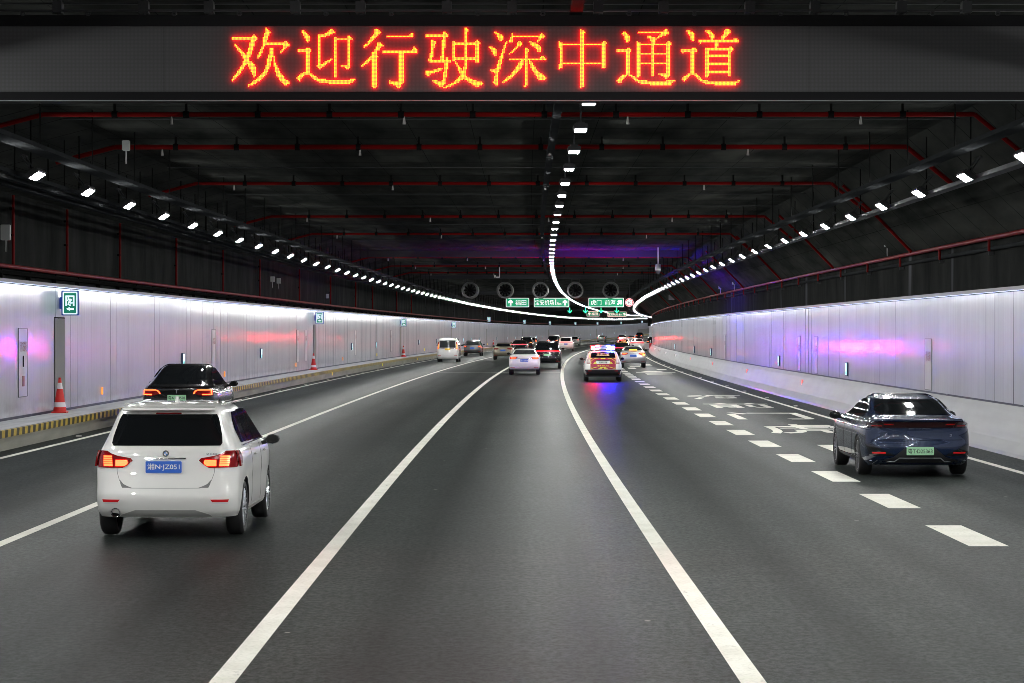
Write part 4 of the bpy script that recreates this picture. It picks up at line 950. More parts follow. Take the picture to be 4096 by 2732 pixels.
# ---- white tall hatchback, nearest
def white_hatch():
    ya = .80; R_ = start("hatchback_car", "nearest white hatchback with lit tail lamps and blue plate, in front of the black car", "car", 29.45, -3.98, ya)
    R_.rotation_euler[2] += math.radians(-.2); R_.scale = (.965,1,1)
    B = Body([(.26,.85,.10,4.15),(.33,.875,.04,4.25),(.50,.89,.0,4.32),(.62,.89,.03,4.32),(.78,.90,.07,4.25),(.93,.885,.095,4.05),(1.02,.86,.11,3.55),(1.08,.83,.135,3.25),(1.20,.775,.20,2.95),(1.35,.715,.29,2.62),(1.46,.67,.36,2.35),(1.52,.63,.43,2.15),(1.555,.56,.62,1.95),(1.575,.46,.95,1.75)], .21, .07, .035)
    B.build("body", P_WHITE, R_, (ya, ya+2.67), .375)
    rf = lambda x, z, off: (x, B.rear(x, z)-off, z)
    patch("rear_window", rf, [(1.09,-.65,.65),(1.12,-.67,.67),(1.20,-.66,.66),(1.40,-.605,.605),(1.45,-.575,.575)], M_GLASS, R_, .006, 20)
    patch("brake_light", rf, [(1.452,-.16,.16),(1.47,-.15,.15)], M_LRED, R_, .006, 6)
    mb = MB()
    pr = [(y, z) for y, z in ((.34,1.485),(.26,1.50),(.27,1.525),(.45,1.545))]
    for k in range(8):
        a, b = -.56+1.12*k/8, -.56+1.12*(k+1)/8
        for (y0,z0),(y1,z1) in zip(pr, pr[1:]+pr[:1]): mb.quad([(a,y0+.05*(a/.56)**2,z0),(b,y0+.05*(b/.56)**2,z0),(b,y1+.05*(b/.56)**2,z1),(a,y1+.05*(a/.56)**2,z1)])
    mb.build("roof_spoiler", P_WHITE, R_, True)
    for sd in (-1, 1):
        fs = lambda y, z, off, sd=sd: (sd*(B.side(y, z)+off), y, z)
        patch("side_window", fs, [(1.10,.85,1.42),(1.25,.78,1.42),(1.38,.86,1.42),(1.46,1.05,1.42)], M_GLASS, R_, .014, 10)
        patch("side_window", fs, [(1.09,1.50,2.02),(1.30,1.50,2.02),(1.475,1.50,2.02)], M_GLASS, R_, .014, 8)
        patch("side_window", fs, [(1.08,2.10,2.98),(1.25,2.10,2.72),(1.42,2.10,2.40),(1.47,2.10,2.25)], M_GLASS, R_, .014, 10)
        patch("window_trim", fs, [(1.065,.80,3.05),(1.078,.80,3.05)], M_CHR, R_, .016, 16, 3)
        patch("door_seam", fs, [(.36,1.46,1.468),(1.05,1.46,1.468)], M_BLACK, R_, .0015, 1)
        patch("door_seam", fs, [(.33,2.46,2.468),(1.05,2.46,2.468)], M_BLACK, R_, .0015, 1)
        patch("sill", fs, [(.262,1.25,3.0),(.31,1.22,3.05)], mat("sill grey", (.3,.3,.29), .4), R_, .006, 10)
        for y in (1.65, 2.65):
            mb = MB(); mb.tube((sd*(B.side(y,.93)+.03), y-.09, .93), (sd*(B.side(y,.93)+.03), y+.09, .93), .014, 0, 6); mb.build("door_handle", P_WHITE, R_)
        x_ = lambda r: r if sd > 0 else (r[0], -r[2], -r[1])
        lens = patch("tail_lamp", rf, [x_(r) for r in [(.835,.52,.848),(.86,.47,.858),(.935,.38,.858),(.958,.47,.853),(.98,.63,.843),(1.03,.72,.815)]], M_LRED, R_, .010, 14)
        patch("lit_segment", rf, [x_(r) for r in [(.855,.645,.755),(.90,.65,.765),(.975,.66,.765)]], M_LIT, lens, .016, 6)
        patch("lit_segment", rf, [x_(r) for r in [(.855,.50,.61),(.885,.455,.61),(.925,.47,.61)]], M_LIT, lens, .016, 6)
        for zz in (.878,.902,.926,.950): patch("lamp_bar", rf, [x_((zz,.64,.77)), x_((zz+.005,.64,.77))], M_LRED, lens, .020, 4, 2)
        patch("side_lamp", fs, [(.845,.30,.38),(.94,.29,.50),(1.03,.30,.42)], M_LRED, R_, .012, 6)
        patch("bumper_reflector", rf, [x_((.437,.57,.755)), x_((.468,.545,.765))], M_RREF, R_, .008, 6)
        patch("tailgate_seam", rf, [x_((.68,.55,.556)), x_((.78,.585,.591)), x_((.86,.59,.596))], mat("seam grey", (.18,.18,.18), .6), R_, .0015, 1)
        mb = MB()
        for k in range(10):
            y = .75+.2*k; mb.tube((sd*(B.hw(1.52)*.95), y, 1.556), (sd*(B.hw(1.52)*.95), y+.2, 1.558), .010, 0, 6)
        mb.build("roof_rail", P_WHITE, R_)
    patch("tailgate_seam", rf, [(.598,-.42,.42),(.604,-.44,.44)], MATS["seam grey"], R_, .0015, 16, 2)
    patch("tailgate_seam", rf, [(.604,-.52,-.40),(.64,-.54,-.50),(.69,-.553,-.545)], MATS["seam grey"], R_, .0012, 2, 5)
    patch("tailgate_seam", rf, [(.604,.40,.52),(.64,.50,.54),(.69,.545,.553)], MATS["seam grey"], R_, .0012, 2, 5)
    patch("lower_valance", rf, [(.262,-.56,.56),(.285,-.54,.54),(.345,-.36,.36)], mat("valance grey", (.36,.36,.35), .5), R_, .005, 14)
    patch("handle_strip", rf, [(.936,-.24,.24),(.952,-.25,.25)], M_CHR, R_, .012, 8, 3)
    plate(R_, B, .845, "湘N·JZ051", 'blue', .435, .135, -.02)
    mb = MB(); mb.lathe([(.001,-.010),(.030,-.010),(.031,-.004)], (0,B.rear(0,1.0),1.0), 'y', 20, 0)
    mb.lathe([(.030,-.012),(.038,-.012),(.040,0)], (0,B.rear(0,1.0),1.0), 'y', 20, 1)
    yb = B.rear(0,1.0)-.0125
    for a0 in (0, 180):
        mb.quad([(0,yb,1.0)]+[(.024*math.cos(math.radians(a0+t)), yb, 1.0+.024*math.sin(math.radians(a0+t))) for t in (0,22,45,67,90)], 2)
    for a0 in (90, 270):
        mb.quad([(0,yb,1.0)]+[(.024*math.cos(math.radians(a0+t)), yb, 1.0+.024*math.sin(math.radians(a0+t))) for t in (0,22,45,67,90)], 3)
    mb.build("badge", [M_BLK2, M_CHR, M_WHT, mat("badge blue", (.05,.2,.55), .3)], R_)
    v, f = fit_text("218i", .13, .022); q = [(a+.55, B.rear(a+.55, .995+b)-.006, b+.995) for a, b in v]; mesh("model_badge", q, f, mat("badge grey", (.25,.25,.26), .3, .8), None, R_)
    mb = MB(); c = (-.60,B.rear(-.60,.315)-.02,.315); mb.lathe([(.045,.10),(.045,-.015),(.053,-.022),(.060,-.01),(.060,.10)], c, 'y', 22, 0); mb.lathe([(.0001,.03),(.045,.03)], c, 'y', 22, 1)
    mb.build("exhaust", [M_CHR, M_BLACK], R_, True)
    mb = MB(); fin = [(0,0),(.16,0),(.06,.065),(.02,.07)]
    mb.quad([(.018,1.02+a,1.572+b) for a, b in fin]); mb.quad([(-.018,1.02+a,1.572+b) for a, b in fin][::-1])
    for (a,b),(c2,d2) in zip(fin, fin[1:]+fin[:1]): mb.quad([(-.018,1.02+a,1.572+b),(.018,1.02+a,1.572+b),(.018,1.02+c2,1.572+d2),(-.018,1.02+c2,1.572+d2)])
    mb.build("roof_antenna", P_WHITE, R_)
    mirror(R_, B, 2.75, 1.0, M_PLAS, .88)
    wheels_for(R_, (ya, ya+2.67), .325, .775, .205, .72, 10)
white_hatch()
# ---- black coupe-backed suv ahead of it
def black_ev():
    ya = .86; R_ = start("electric_car", "glossy black fastback car with red C shaped tail lamps, partly behind the nearest white car", "car", 61.6, -8.32, ya)
    B = Body([(.24,.80,.10,4.3),(.35,.88,.03,4.5),(.55,.93,.0,4.6),(.75,.945,.03,4.62),(.90,.93,.02,4.5),(1.00,.895,.0,4.1),(1.06,.86,.03,3.7),(1.11,.82,.20,3.45),(1.16,.785,.38,3.30),(1.28,.735,.75,3.02),(1.42,.68,1.15,2.68),(1.52,.63,1.50,2.42),(1.58,.56,1.80,2.3),(1.605,.48,2.0,2.2)], .26, .06, .07)
    B.build("body", P_BLACK, R_, (ya, ya+2.89), .40)
    rf = lambda x, z, off: (x, B.rear(x, z)-off, z+off*.6)
    patch("rear_window", rf, [(1.125,-.60,.60),(1.20,-.63,.63),(1.40,-.585,.585),(1.55,-.50,.50)], M_GLASS, R_, .005, 16)
    for sd in (-1, 1):
        fs = lambda y, z, off, sd=sd: (sd*(B.side(y, z)+off), y, z)
        x_ = lambda r: r if sd > 0 else (r[0], -r[2], -r[1])
        patch("side_window", fs, [(1.09,1.0,3.25),(1.20,1.05,3.05),(1.36,1.30,2.72),(1.47,1.60,2.46),(1.51,1.8,2.3)], M_GLASS, R_, .004, 16)
        patch("window_trim", fs, [(1.075,.95,3.3),(1.085,.95,3.3)], M_CHR, R_, .006, 14, 3)
        lens = patch("tail_lamp", rf, [x_(r) for r in [(.845,.56,.85),(.90,.40,.875),(.96,.43,.87),(.99,.52,.86)]], M_LRED, R_, .008, 10)
        patch("lit_segment", rf, [x_((.965,.50,.845)), x_((.988,.52,.84))], M_LIT, lens, .014, 8, 3)
        patch("lit_segment", rf, [x_((.86,.825,.852)), x_((.975,.815,.845))], M_LIT, lens, .014, 2, 5)
        patch("lit_segment", rf, [x_((.852,.62,.845)), x_((.874,.62,.845))], M_LIT, lens, .014, 6, 3)
        patch("lit_segment", rf, [x_((.885,.405,.43)), x_((.93,.425,.46)), x_((.972,.47,.52))], M_LIT, lens, .014, 2, 5)
        patch("bumper_reflector", rf, [x_((.50,.6,.76)), x_((.53,.6,.76))], M_RREF, R_, .008, 6)
    patch("deck_lip", rf, [(1.035,-.72,.72),(1.062,-.70,.70)], P_BLACK, R_, .03, 16, 3)
    plate(R_, B, .79, "粤A·BS8598", 'green', .46, .14, 0)
    mb = MB(); y = B.rear(0,.96)-.012
    mb.quad([(-.05,y,1.0),(.05,y,1.0),(.045,y,.985),(-.045,y,.985)]); mb.quad([(-.014,y-.001,.985),(.014,y-.001,.985),(.004,y-.001,.90),(-.004,y-.001,.90)]); mb.build("badge", M_CHR, R_)
    patch("lower_valance", rf, [(.25,-.6,.6),(.42,-.55,.55)], M_PLAS, R_, .006, 12)
    mirror(R_, B, 3.0, 1.02, P_BLACK, 1.05)
    wheels_for(R_, (ya, ya+2.89), .35, .84, .225, .74, 5, True)
black_ev()
# ---- dark blue sedan at right
def blue_sedan():
    ya = 1.0; R_ = start("sedan_car", "dark blue sedan with green plate in the right exit lane, next to the right barrier", "car", 41.85, 6.80, ya)
    R_.rotation_euler[2] += math.radians(.0)
    B = Body([(.20,.83,.16,4.6),(.27,.875,.07,4.75),(.36,.90,.02,4.82),(.50,.91,.0,4.85),(.66,.91,.03,4.83),(.80,.895,.035,4.6),(.88,.865,.02,4.1),(.94,.835,.0,3.75),(.962,.80,.06,3.6),(.985,.765,.30,3.45),(1.01,.74,.62,3.35),(1.06,.70,.82,3.2),(1.15,.655,1.12,2.95),(1.25,.60,1.5,2.65),(1.31,.54,1.85,2.42),(1.345,.46,2.15,2.35)], .25, .10, .05)
    B.build("body", P_BLUE, R_, (ya, ya+2.9), .375)
    rf = lambda x, z, off: (x, B.rear(x, z)-off, z+off*.8)
    patch("rear_window", rf, [(1.022,-.60,.60),(1.10,-.60,.60),(1.20,-.55,.55),(1.262,-.50,.50)], M_GLASS, R_, .005, 16)
    patch("lamp_band", rf, [(.825,-.83,.83),(.85,-.85,.85),(.895,-.845,.845),(.915,-.80,.80)], mat("smoked lens", (.02,.004,.005), .08, coat=1.0), R_, .008, 24)
    patch("deck_lip", rf, [(.925,-.74,.74),(.955,-.72,.72)], P_BLUE, R_, .025, 16, 3)
    for sd in (-1, 1):
        fs = lambda y, z, off, sd=sd: (sd*(B.side(y, z)+off), y, z)
        x_ = lambda r: r if sd > 0 else (r[0], -r[2], -r[1])
        patch("side_window", fs, [(.975,1.35,3.25),(1.05,1.28,3.12),(1.15,1.45,2.85),(1.24,1.8,2.52),(1.265,2.0,2.35)], M_GLASS, R_, .004, 16)
        patch("window_trim", fs, [(.958,1.25,3.35),(.968,1.25,3.35)], M_CHR, R_, .008, 16, 3)
        patch("window_trim", fs, [(.968,1.25,1.285),(1.05,1.20,1.235),(1.15,1.36,1.40),(1.245,1.70,1.76),(1.275,1.95,2.05)], M_CHR, R_, .008, 2)
        patch("tail_glow", rf, [x_((.865,.42,.56)), x_((.885,.46,.60))], mat("faint red lamp", (.12,.004,.005), .2, emit=(1,.02,.02), es=.05), R_, .012, 6, 3)
        patch("tail_glow", rf, [x_((.845,.62,.78)), x_((.855,.62,.78))], MATS["faint red lamp"], R_, .012, 6, 3)
        patch("bumper_reflector", rf, [x_((.395,.56,.77)), x_((.418,.56,.78))], M_RREF, R_, .008, 8)
        patch("bumper_vent", rf, [x_((.36,.40,.86)), x_((.45,.60,.87)), x_((.55,.80,.87))], P_BLACK, R_, .005, 8)
        patch("sill", fs, [(.25,1.45,3.4),(.30,1.42,3.45)], P_BLACK, R_, .012, 10)
        patch("door_seam", fs, [(.34,1.72,1.728),(.94,1.60,1.608)], M_BLACK, R_, .0015, 1)
        patch("door_seam", fs, [(.34,2.70,2.708),(.94,2.70,2.708)], M_BLACK, R_, .0015, 1)
    patch("diffuser", rf, [(.215,-.75,.75),(.27,-.72,.72),(.33,-.44,.44),(.48,-.26,.26)], M_PLAS, R_, .008, 16)
    for pts in ([(-.42,.262),(-.34,.325),(.34,.325),(.42,.262)],):
        mb = MB()
        for (a,b),(c,d) in zip(pts[:-1], pts[1:]): mb.tube((a,B.rear(a,b)-.03,b), (c,B.rear(c,d)-.03,d), .008)
        mb.tube((-.42,B.rear(.42,.262)-.03,.262), (-.80,B.rear(.80,.28)-.015,.275), .006); mb.tube((.42,B.rear(.42,.262)-.03,.262), (.80,B.rear(.80,.28)-.015,.275), .006)
        mb.build("bumper_trim", mat("dull trim", (.35,.35,.36), .3, .9), R_)
    patch("crease", rf, [(.62,-.70,.70),(.635,-.72,.72)], P_BLUE, R_, .012, 18, 3)
    plate(R_, B, .445, "粤T·D25363", 'green', .45, .135, .0)
    v, f = fit_text("比亚迪", .11, .028); mesh("maker_badge", [(a-.40, B.rear(a-.40,.70+b)-.007, b+.70) for a, b in v], f, M_CHR, None, R_)
    v, f = fit_text("Build Your Dreams", .36, .022); mesh("script_badge", [(a, B.rear(a,.82+b)-.012, b+.815) for a, b in v], f, M_CHR, None, R_)
    v, f = fit_text("汉", .045, .04); mesh("model_badge", [(a+.52, B.rear(a+.52,.70+b)-.007, b+.70) for a, b in v], f, MATS["badge grey"], None, R_)
    mirror(R_, B, 2.98, .885, P_BLACK, 1.0)
    wheels_for(R_, (ya, ya+2.9), .335, .795, .225, .76, 9, True)
blue_sedan()
# ---- generic makers
SEDAN = [(.22,.94,.035,.95),(.30,.975,.01,.985),(.45,1.0,.0,1.0),(.60,.99,.008,.99),(.70,.955,.012,.93),(.745,.92,.014,.85),(.765,.88,.05,.76),(.79,.83,.13,.73),(.83,.79,.17,.70),(.90,.73,.24,.63),(.96,.66,.32,.55),(.985,.58,.37,.50),(1.0,.48,.42,.48)]
SUVR = [(.20,.93,.035,.96),(.28,.98,.01,.985),(.40,1.0,.0,1.0),(.52,1.0,.006,.99),(.60,.97,.014,.93),(.65,.945,.018,.78),(.69,.91,.024,.73),(.80,.84,.045,.66),(.92,.76,.075,.57),(.97,.69,.11,.50),(1.0,.55,.20,.42)]
VANR = [(.14,.94,.02,.97),(.20,.98,.005,.99),(.35,1.0,.0,1.0),(.50,1.0,.003,.99),(.58,.985,.006,.93),(.64,.975,.008,.88),(.80,.93,.016,.78),(.93,.88,.026,.68),(.975,.82,.045,.62),(1.0,.66,.10,.52)]
def car(name, label, s, o, kind, H, W, L, paint, lamp='bar', pl='blue', txt=None, ya=None, win=None, detail=True, lit=True, glass=None, mir=None, lower=True, coupe=False):
    rows = {'sedan': SEDAN, 'suv': SUVR, 'van': VANR}[kind]; ya = ya or (.95 if kind == 'sedan' else .85)
    R_ = start(name, label, "van" if kind == 'van' else "car", s, o, ya)
    B = Body([(z*H, w_*W/2, a*L, b*L) for z, w_, a, b in rows], .19, .05, .035)
    wb = L*.585; wr = .35 if kind == 'sedan' else .38
    B.build("body", paint, R_, (ya, ya+wb), wr)
    rf = lambda x, z, off: (x, B.rear(x, z)-off, z+off*(.6 if kind == 'sedan' else 0))
    z0, z1 = {'sedan': (.80,.945), 'suv': (.69,.93), 'van': (.62,.91)}[kind] if win is None else win
    gm = glass or M_GLASS; w0, w1 = B.hw(z0*H), B.hw(z1*H)
    patch("rear_window", rf, [(z0*H,-w0*.86,w0*.86),((z0+.02)*H,-w0*.87,w0*.87),(z1*H,-w1*.84,w1*.84)], gm, R_, .006, 12)
    zb = {'sedan': .775, 'suv': .675, 'van': .66}[kind]
    for sd in (-1, 1):
        fs = lambda y, z, off, sd=sd: (sd*(B.side(y, z)+off), y, z)
        x_ = lambda r: r if sd > 0 else (r[0], -r[2], -r[1])
        if kind == 'sedan': rws = [(zb*H,.27*L,.71*L),((zb+.06)*H,.27*L,.66*L),(.93*H,.36*L,.56*L),(.955*H,.40*L,.52*L)]
        elif kind == 'suv': rws = [(zb*H,.13*L,.73*L),((zb+.1)*H,.13*L,.67*L),(.92*H,.16*L,.56*L)]
        else: rws = [(zb*H,.10*L,.84*L),(.80*H,.10*L,.76*L),(.90*H,.12*L,.68*L)]
        patch("side_window", fs, rws, gm, R_, .005, 12)
        sl = lambda nm, r, m, par, off=.012, nc=6, nr=None: patch(nm, rf, [x_(q) for q in r], m, par, off, nc, nr)
        hw = W/2*.94; LM = M_LIT if lit else M_LRED
        if lamp == 'wedge':      # wide wedge lamps, lit inside
            z = .645*H if kind == 'sedan' else .60*H
            ln = sl("tail_lamp", [(z-.05,.62*hw,.95*hw),(z,.42*hw,.96*hw),(z+.05,.50*hw,.95*hw)], M_LRED, R_)
            sl("lit_segment", [(z-.02,.60*hw,.90*hw),(z+.025,.55*hw,.90*hw)], LM, ln, .018)
        elif lamp == 'block':
            z = .60*H
            ln = sl("tail_lamp", [(z-.08,.66*hw,.96*hw),(z+.07,.66*hw,.95*hw)], M_LRED, R_)
            sl("lit_segment", [(z-.0,.74*hw,.92*hw),(z+.05,.74*hw,.92*hw)], LM, ln, .018)
        elif lamp == 'tall':
            ln = sl("tail_lamp", [(.54*H,.84*hw,.985*hw),(.84*H,.80*hw,.93*hw)], M_LRED, R_)
            sl("lit_segment", [(.56*H,.87*hw,.97*hw),(.74*H,.84*hw,.93*hw)], mat("lit orange column", (.4,.05,.01), .3, emit=(1,.13,.02), es=4), ln, .018)
        sl("bumper_reflector", [(.27*H,.66*hw,.93*hw),(.27*H+.025,.64*hw,.94*hw)], M_RREF, R_, .010)
        patch("sill", fs, [(.165*H+.04,ya+.45,ya+wb-.45),(.19*H+.04,ya+.42,ya+wb-.42)], M_PLAS, R_, .008, 6)
    if lamp == 'bar':
        z = {'sedan': .69, 'suv': .635, 'van': .63}[kind]*H; hw = W/2*.93
        ln = patch("tail_lamp", rf, [(z-.045,-.96*hw,.96*hw),(z+.045,-.95*hw,.95*hw)], M_LRED, R_, .010, 20)
        patch("lit_segment", rf, [(z-.018,-.93*hw,.93*hw),(z+.018,-.93*hw,.93*hw)], M_LITR, ln, .017, 20, 3)
    if lower: patch("lower_bumper", rf, [(B.z[0]+.005,-W/2*.80,W/2*.80),(.235*H,-W/2*.86,W/2*.86)], M_PLAS, R_, .008, 14)
    if pl: plate(R_, B, {'sedan': .56, 'suv': .50, 'van': .54}[kind]*H, txt, pl, .44, .14)
    mirror(R_, B, (.69 if kind != 'van' else .80)*L, {'sedan': .76, 'suv': .68, 'van': .66}[kind]*H, mir or M_PLAS, 1.0)
    wheels_for(R_, (ya, ya+wb), .325 if kind == 'sedan' else .35, W/2-.125, .21, .70, 5)
    return R_, B, rf
R_, B, rf = car("sedan_car", "white sedan with blue plate, in the middle lane left of the police car", 137.4, -.37, 'sedan', 1.46, 1.76, 4.6, P_WHITE, 'wedge', 'blue', "粤T·R5016", glass=M_GLASS2, lower=False)
patch("chrome_strip", rf, [(.925,-.45,.45),(.94,-.45,.45)], M_CHR, R_, .012, 10, 3)
patch("lower_valance", rf, [(.26,-.62,.62),(.31,-.55,.55)], M_PLAS, R_, .010, 12)
R_, B, rf = car("large_suv", "large glossy black car with red light bar and green plate, right beyond the white sedan", 160.5, .70, 'suv', 1.80, 1.86, 5.0, P_BLACK, 'bar', 'green')
R_, B, rf = car("sedan_car", "silver sedan with lit amber tail lamps, just right of the nearer police car", 164.5, 6.38, 'sedan', 1.45, 1.70, 4.6, P_SILV, 'wedge', 'blue', None, glass=M_GLASS2)
patch("brake_light", rf, [(1.17,-.26,.26),(1.205,-.24,.24)], mat("lit brake strip", (.4,.05,.01), .3, emit=(1,.22,.02), es=6), R_, .03, 8, 3)
patch("turn_lamp", rf, [(.84,.62,.76),(.91,.62,.77)], M_LITO, R_, .03, 6, 3)
patch("chrome_strip", rf, [(.325,-.66,.66),(.338,-.66,.66)], M_CHR, R_, .014, 10, 3)
mb = MB(); y = B.rear(0,1.02); mb.lathe([(.04,-.012),(.048,-.014),(.05,0)], (0,y,1.02), 'y', 18); mb.build("badge", M_CHR, R_)
R_, B, rf = car("minivan", "boxy white van with yellow plate and tall orange tail lamps in the left lanes", 195.1, -7.62, 'van', 1.90, 1.72, 4.5, P_WHITE, 'tall', 'yellow', None, win=(.60,.90), lower=False, glass=M_GLASS2)
patch("chrome_strip", rf, [(1.075,-.76,.76),(1.11,-.76,.76)], M_CHR, R_, .012, 10, 3)
car("hatchback_car", "dark grey car with amber tail lamps ahead of the boxy white van", 243, -8.15, 'suv', 1.58, 1.80, 4.4, P_GREY, 'block', 'blue', glass=M_GLASS2)
car("sedan_car", "champagne coloured sedan with unlit red tail lamps, left of the white sedan", 210.3, -3.80, 'sedan', 1.46, 1.72, 4.5, P_BEIGE, 'wedge', 'blue', lit=False)
car("sedan_car", "black sedan with full width red light bar, just beyond the champagne sedan", 262, -4.30, 'sedan', 1.52, 1.84, 4.8, P_BLACK, 'bar', None)
car("large_suv", "black car with orange tail lamps beyond the black light bar sedan", 320, -6.15, 'suv', 1.72, 1.78, 4.7, P_BLACK, 'wedge', None)
car("family_car", "silver edged dark car partly hidden beyond the black orange lamp car", 362, -7.75, 'suv', 1.68, 1.74, 4.6, P_GREY, 'tall', None)
car("large_suv", "black car with bright orange tail lamps, left of the white people carrier", 375, -5.2, 'suv', 1.78, 1.80, 4.7, P_BLACK, 'wedge', 'blue')
car("family_car", "car with pale shining roof just beyond the black car left of the white people carrier", 430, -7.9, 'suv', 1.80, 1.80, 4.6, P_SILV, 'wedge', None)
R_, B, rf = car("people_carrier", "white people carrier with curved red light bar beyond the large black car", 304.5, -.49, 'suv', 1.80, 1.88, 5.0, P_WHITE, 'bar', 'blue', lower=False)
patch("chrome_strip", rf, [(.40,-.7,.7),(.43,-.7,.7)], M_CHR, R_, .014, 10, 3)
car("family_car", "silver car partly hidden right of the white people carrier", 427, -4.5, 'suv', 1.68, 1.84, 4.6, P_SILV, 'wedge', None)
car("sedan_car", "pale sedan alone far off in the left lane above the police car's lights", 536, -6.1, 'sedan', 1.50, 1.85, 4.7, P_SILV, 'block', None)
R_, B, rf = car("coupe_car", "white coupe with wide red light bar beyond the silver sedan in the exit lane", 303, 8.30, 'sedan', 1.60, 1.85, 4.8, P_WHITE, 'bar', None)
car("small_car", "dark car with pink red light bar squeezed between the police car and the silver sedan", 215, 6.40, 'sedan', 1.46, 1.78, 4.5, P_BLACK, 'bar', None)
car("large_suv", "far dark car with red lamps above the second police car", 500, .5, 'suv', 1.68, 1.75, 4.6, P_BLACK, 'wedge', None)
car("sedan_car", "far pale car with red lamps right of the far dark car", 560, -1.0, 'sedan', 1.35, 1.78, 4.6, P_SILV, 'wedge', None)
car("large_suv", "farthest dark car with red lamps, highest up the distant road", 620, -3.5, 'suv', 1.76, 1.75, 4.6, P_BLACK, 'wedge', None)
car("cargo_van", "dark van half hidden by the end of the right wall", 359, 10.1, 'van', 1.66, 1.75, 4.5, P_BLACK, 'block', None)
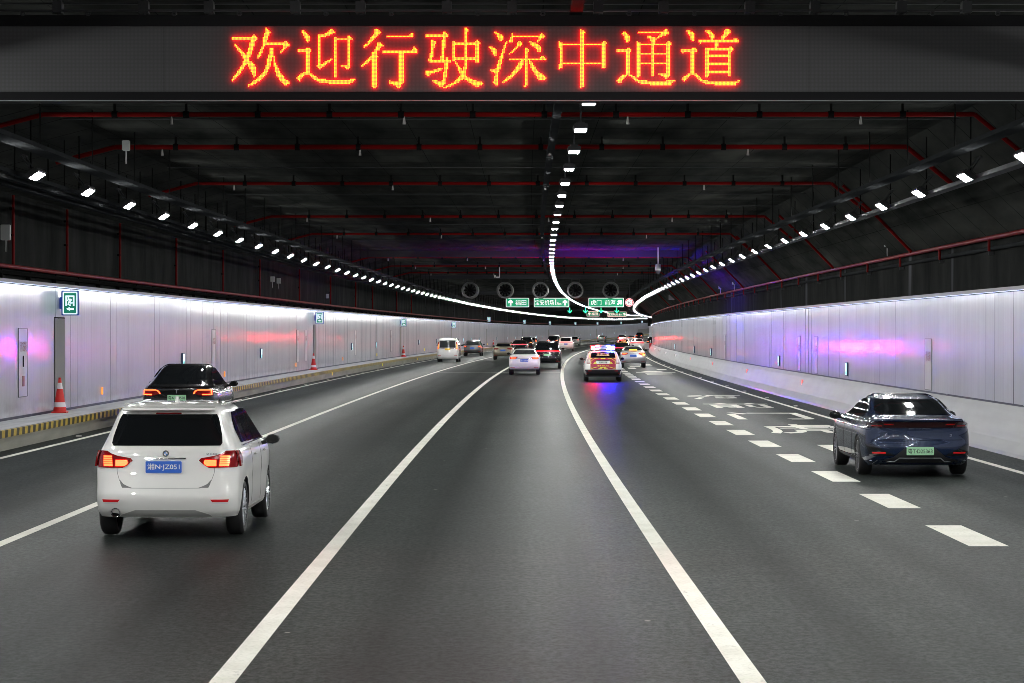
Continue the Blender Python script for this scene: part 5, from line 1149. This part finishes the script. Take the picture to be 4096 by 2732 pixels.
# ---- police cars
def police(s, o, label, near):
    R_, B, rf = car("police_car", label, s, o, 'suv', 1.50 if near else 1.48, 1.84, 4.5, P_WHITE, None, None, win=(.765,.985), lower=False)
    for c in list(R_.children):
        if c.name.startswith("rear_window"): bpy.data.objects.remove(c)
    patch("rear_window", rf, [(1.155,-.60,.60),(1.18,-.61,.61),(1.38,-.56,.56),(1.44,-.50,.50)], M_GLASS, R_, .006, 14)
    tg = patch("tailgate_panel", rf, [(.60,-.61,.61),(1.15,-.61,.61)], mat("police red", (.40,.012,.06), .35, coat=.3), R_, .008, 16)
    YM = mat("police yellow", (.72,.62,.06), .35, coat=.3)
    def band(pts):
        mb = MB(); n = 6
        for sd in (-1, 1):
            for k in range(n):
                a = [(pts[0][0]+(pts[1][0]-pts[0][0])*t, pts[0][1]+(pts[1][1]-pts[0][1])*t) for t in (k/n,(k+1)/n)]
                b = [(pts[3][0]+(pts[2][0]-pts[3][0])*t, pts[3][1]+(pts[2][1]-pts[3][1])*t) for t in (k/n,(k+1)/n)]
                q = [a[0],a[1],b[1],b[0]]; q = [(sd*x, B.rear(x, z)-.013, z) for x, z in q]
                mb.quad(q if sd > 0 else q[::-1])
        mb.build("yellow_stripe", YM, tg)
    band([(.20,1.15),(.38,1.15),(.60,.99),(.60,.86)]); band([(.50,1.15),(.60,1.15),(.60,1.10),(.595,1.08)]); band([(.30,.95),(.38,.98),(.47,.87),(.30,.85)]); band([(0,1.15),(.12,1.15),(.10,1.09),(0,1.09)])
    band([(.0,.72),(.10,.72),(.26,.615),(.06,.615)]); band([(.24,.72),(.36,.72),(.60,.64),(.60,.615)]); band([(.50,.72),(.60,.72),(.60,.70),(.58,.69)])
    patch("plate_recess", rf, [(.86,-.30,.30),(.94,-.33,.33),(1.02,-.33,.33)], P_WHITE, R_, .016, 8); patch("chrome_strip", rf, [(1.02,-.34,.34),(1.05,-.30,.30)], mat("dark chrome", (.12,.1,.18), .15, .9), R_, .024, 8, 3)
    plate(R_, B, .93, "粤B9721警" if near else None, 'white', .42, .13, 0, B.rear(0,.93)-.03)
    v, f = fit_text("警察 POLICE", .54, .075); mesh("police_lettering", [(a, B.rear(a,.78+b)-.017, b+.775) for a, b in v], f, mat("orange lettering", (.85,.55,.08), .4), None, R_)
    v, f = fit_text("高速交警", .60, .13); M_WS = mat("amber screen text", (.6,.4,.2), .4, emit=(1,.5,.22), es=.25); mesh("window_sign", [(a, B.rear(a,1.32+b)-.014, b+1.32) for a, b in v], f, M_WS, None, R_)
    patch("window_sign_bar", rf, [(1.245,-.31,.31),(1.265,-.31,.31)], M_WS, R_, .014, 8, 3)
    patch("lower_bumper", rf, [(.235,-.84,.84),(.40,-.87,.87),(.59,-.87,.87)], M_PLAS, R_, .012, 20)
    for sd in (-1, 1):
        x_ = lambda r: r if sd > 0 else (r[0], -r[2], -r[1])
        ln = patch("tail_lamp", rf, [x_(r) for r in [(.87,.615,.80),(1.0,.615,.79),(1.15,.615,.72),(1.42,.57,.63)]], M_LCLR, R_, .014, 4)
        patch("lit_segment", rf, [x_(r) for r in [(1.17,.625,.69),(1.27,.61,.665)]], M_LIT, ln, .02, 3); patch("lit_segment", rf, [x_(r) for r in [(1.29,.605,.66),(1.38,.59,.635)]], M_LIT, ln, .02, 3)
        patch("lamp_base", rf, [x_(r) for r in [(.88,.62,.78),(.92,.62,.78)]], M_LRED, ln, .018, 3)
        patch("bumper_reflector", rf, [x_((.51,.56,.72)), x_((.54,.55,.72))], M_RREF, R_, .018, 5)
    # light bar
    e = 1.0 if near else .35
    RL = mat("police red light", (.6,.02,.1), .3, emit=(1,.0,.0004), es=1500); BL = mat("police blue light", (.02,.1,.7), .3, emit=(.0003,.00035,1), es=4200)
    RW = mat("police red core", (.8,.6,.6), .3, emit=(1,.45,.55), es=28); BW = mat("police blue core", (.6,.8,.9), .3, emit=(.45,.75,1), es=28)
    lb = MB(); lb.box((0,.75,1.60), (1.18,.30,.05), bev=.015); lb.box((-.40,.8,1.545), (.06,.1,.12)); lb.box((.40,.8,1.545), (.06,.1,.12)); lb.box((0,.75,1.70), (.34,.26,.13), bev=.02)
    bar = lb.build("light_bar", mat("bar body", (.6,.6,.62), .4), R_)
    for x, m, c in ((-.47,RL,RW),(-.27,RL,RW),(.27,BL,BW),(.47,BL,BW)):
        if not near and x > 0: m, c = MATS["bar body"], MATS["bar body"]
        z = 1.705 if abs(x) < .4 else 1.675
        q = MB(); q.box((x,.75,z), (.19,.28,.10), bev=.02); q.build("light_module", m, bar)
        q = MB(); q.box((x,.602,z), (.15,.012,.07), bev=.02); q.build("light_core", c, bar)
        q = MB(); q.box((x,.592,1.575), (.17,.02,.03)); q.build("light_core", c, bar)
    if near: v, f = fit_text("POLICE", .24, .06); mesh("bar_lettering", [(a, .612, b+1.71) for a, b in v], f, mat("blue lettering", (.05,.08,.4), .4), None, bar)
    return R_
police(119.4, 3.66, "police car with red and yellow striped tailgate and flashing red and blue light bar", True)
police(300, 6.65, "second police car with pink light bar, beyond the silver sedan in the exit lane", False)
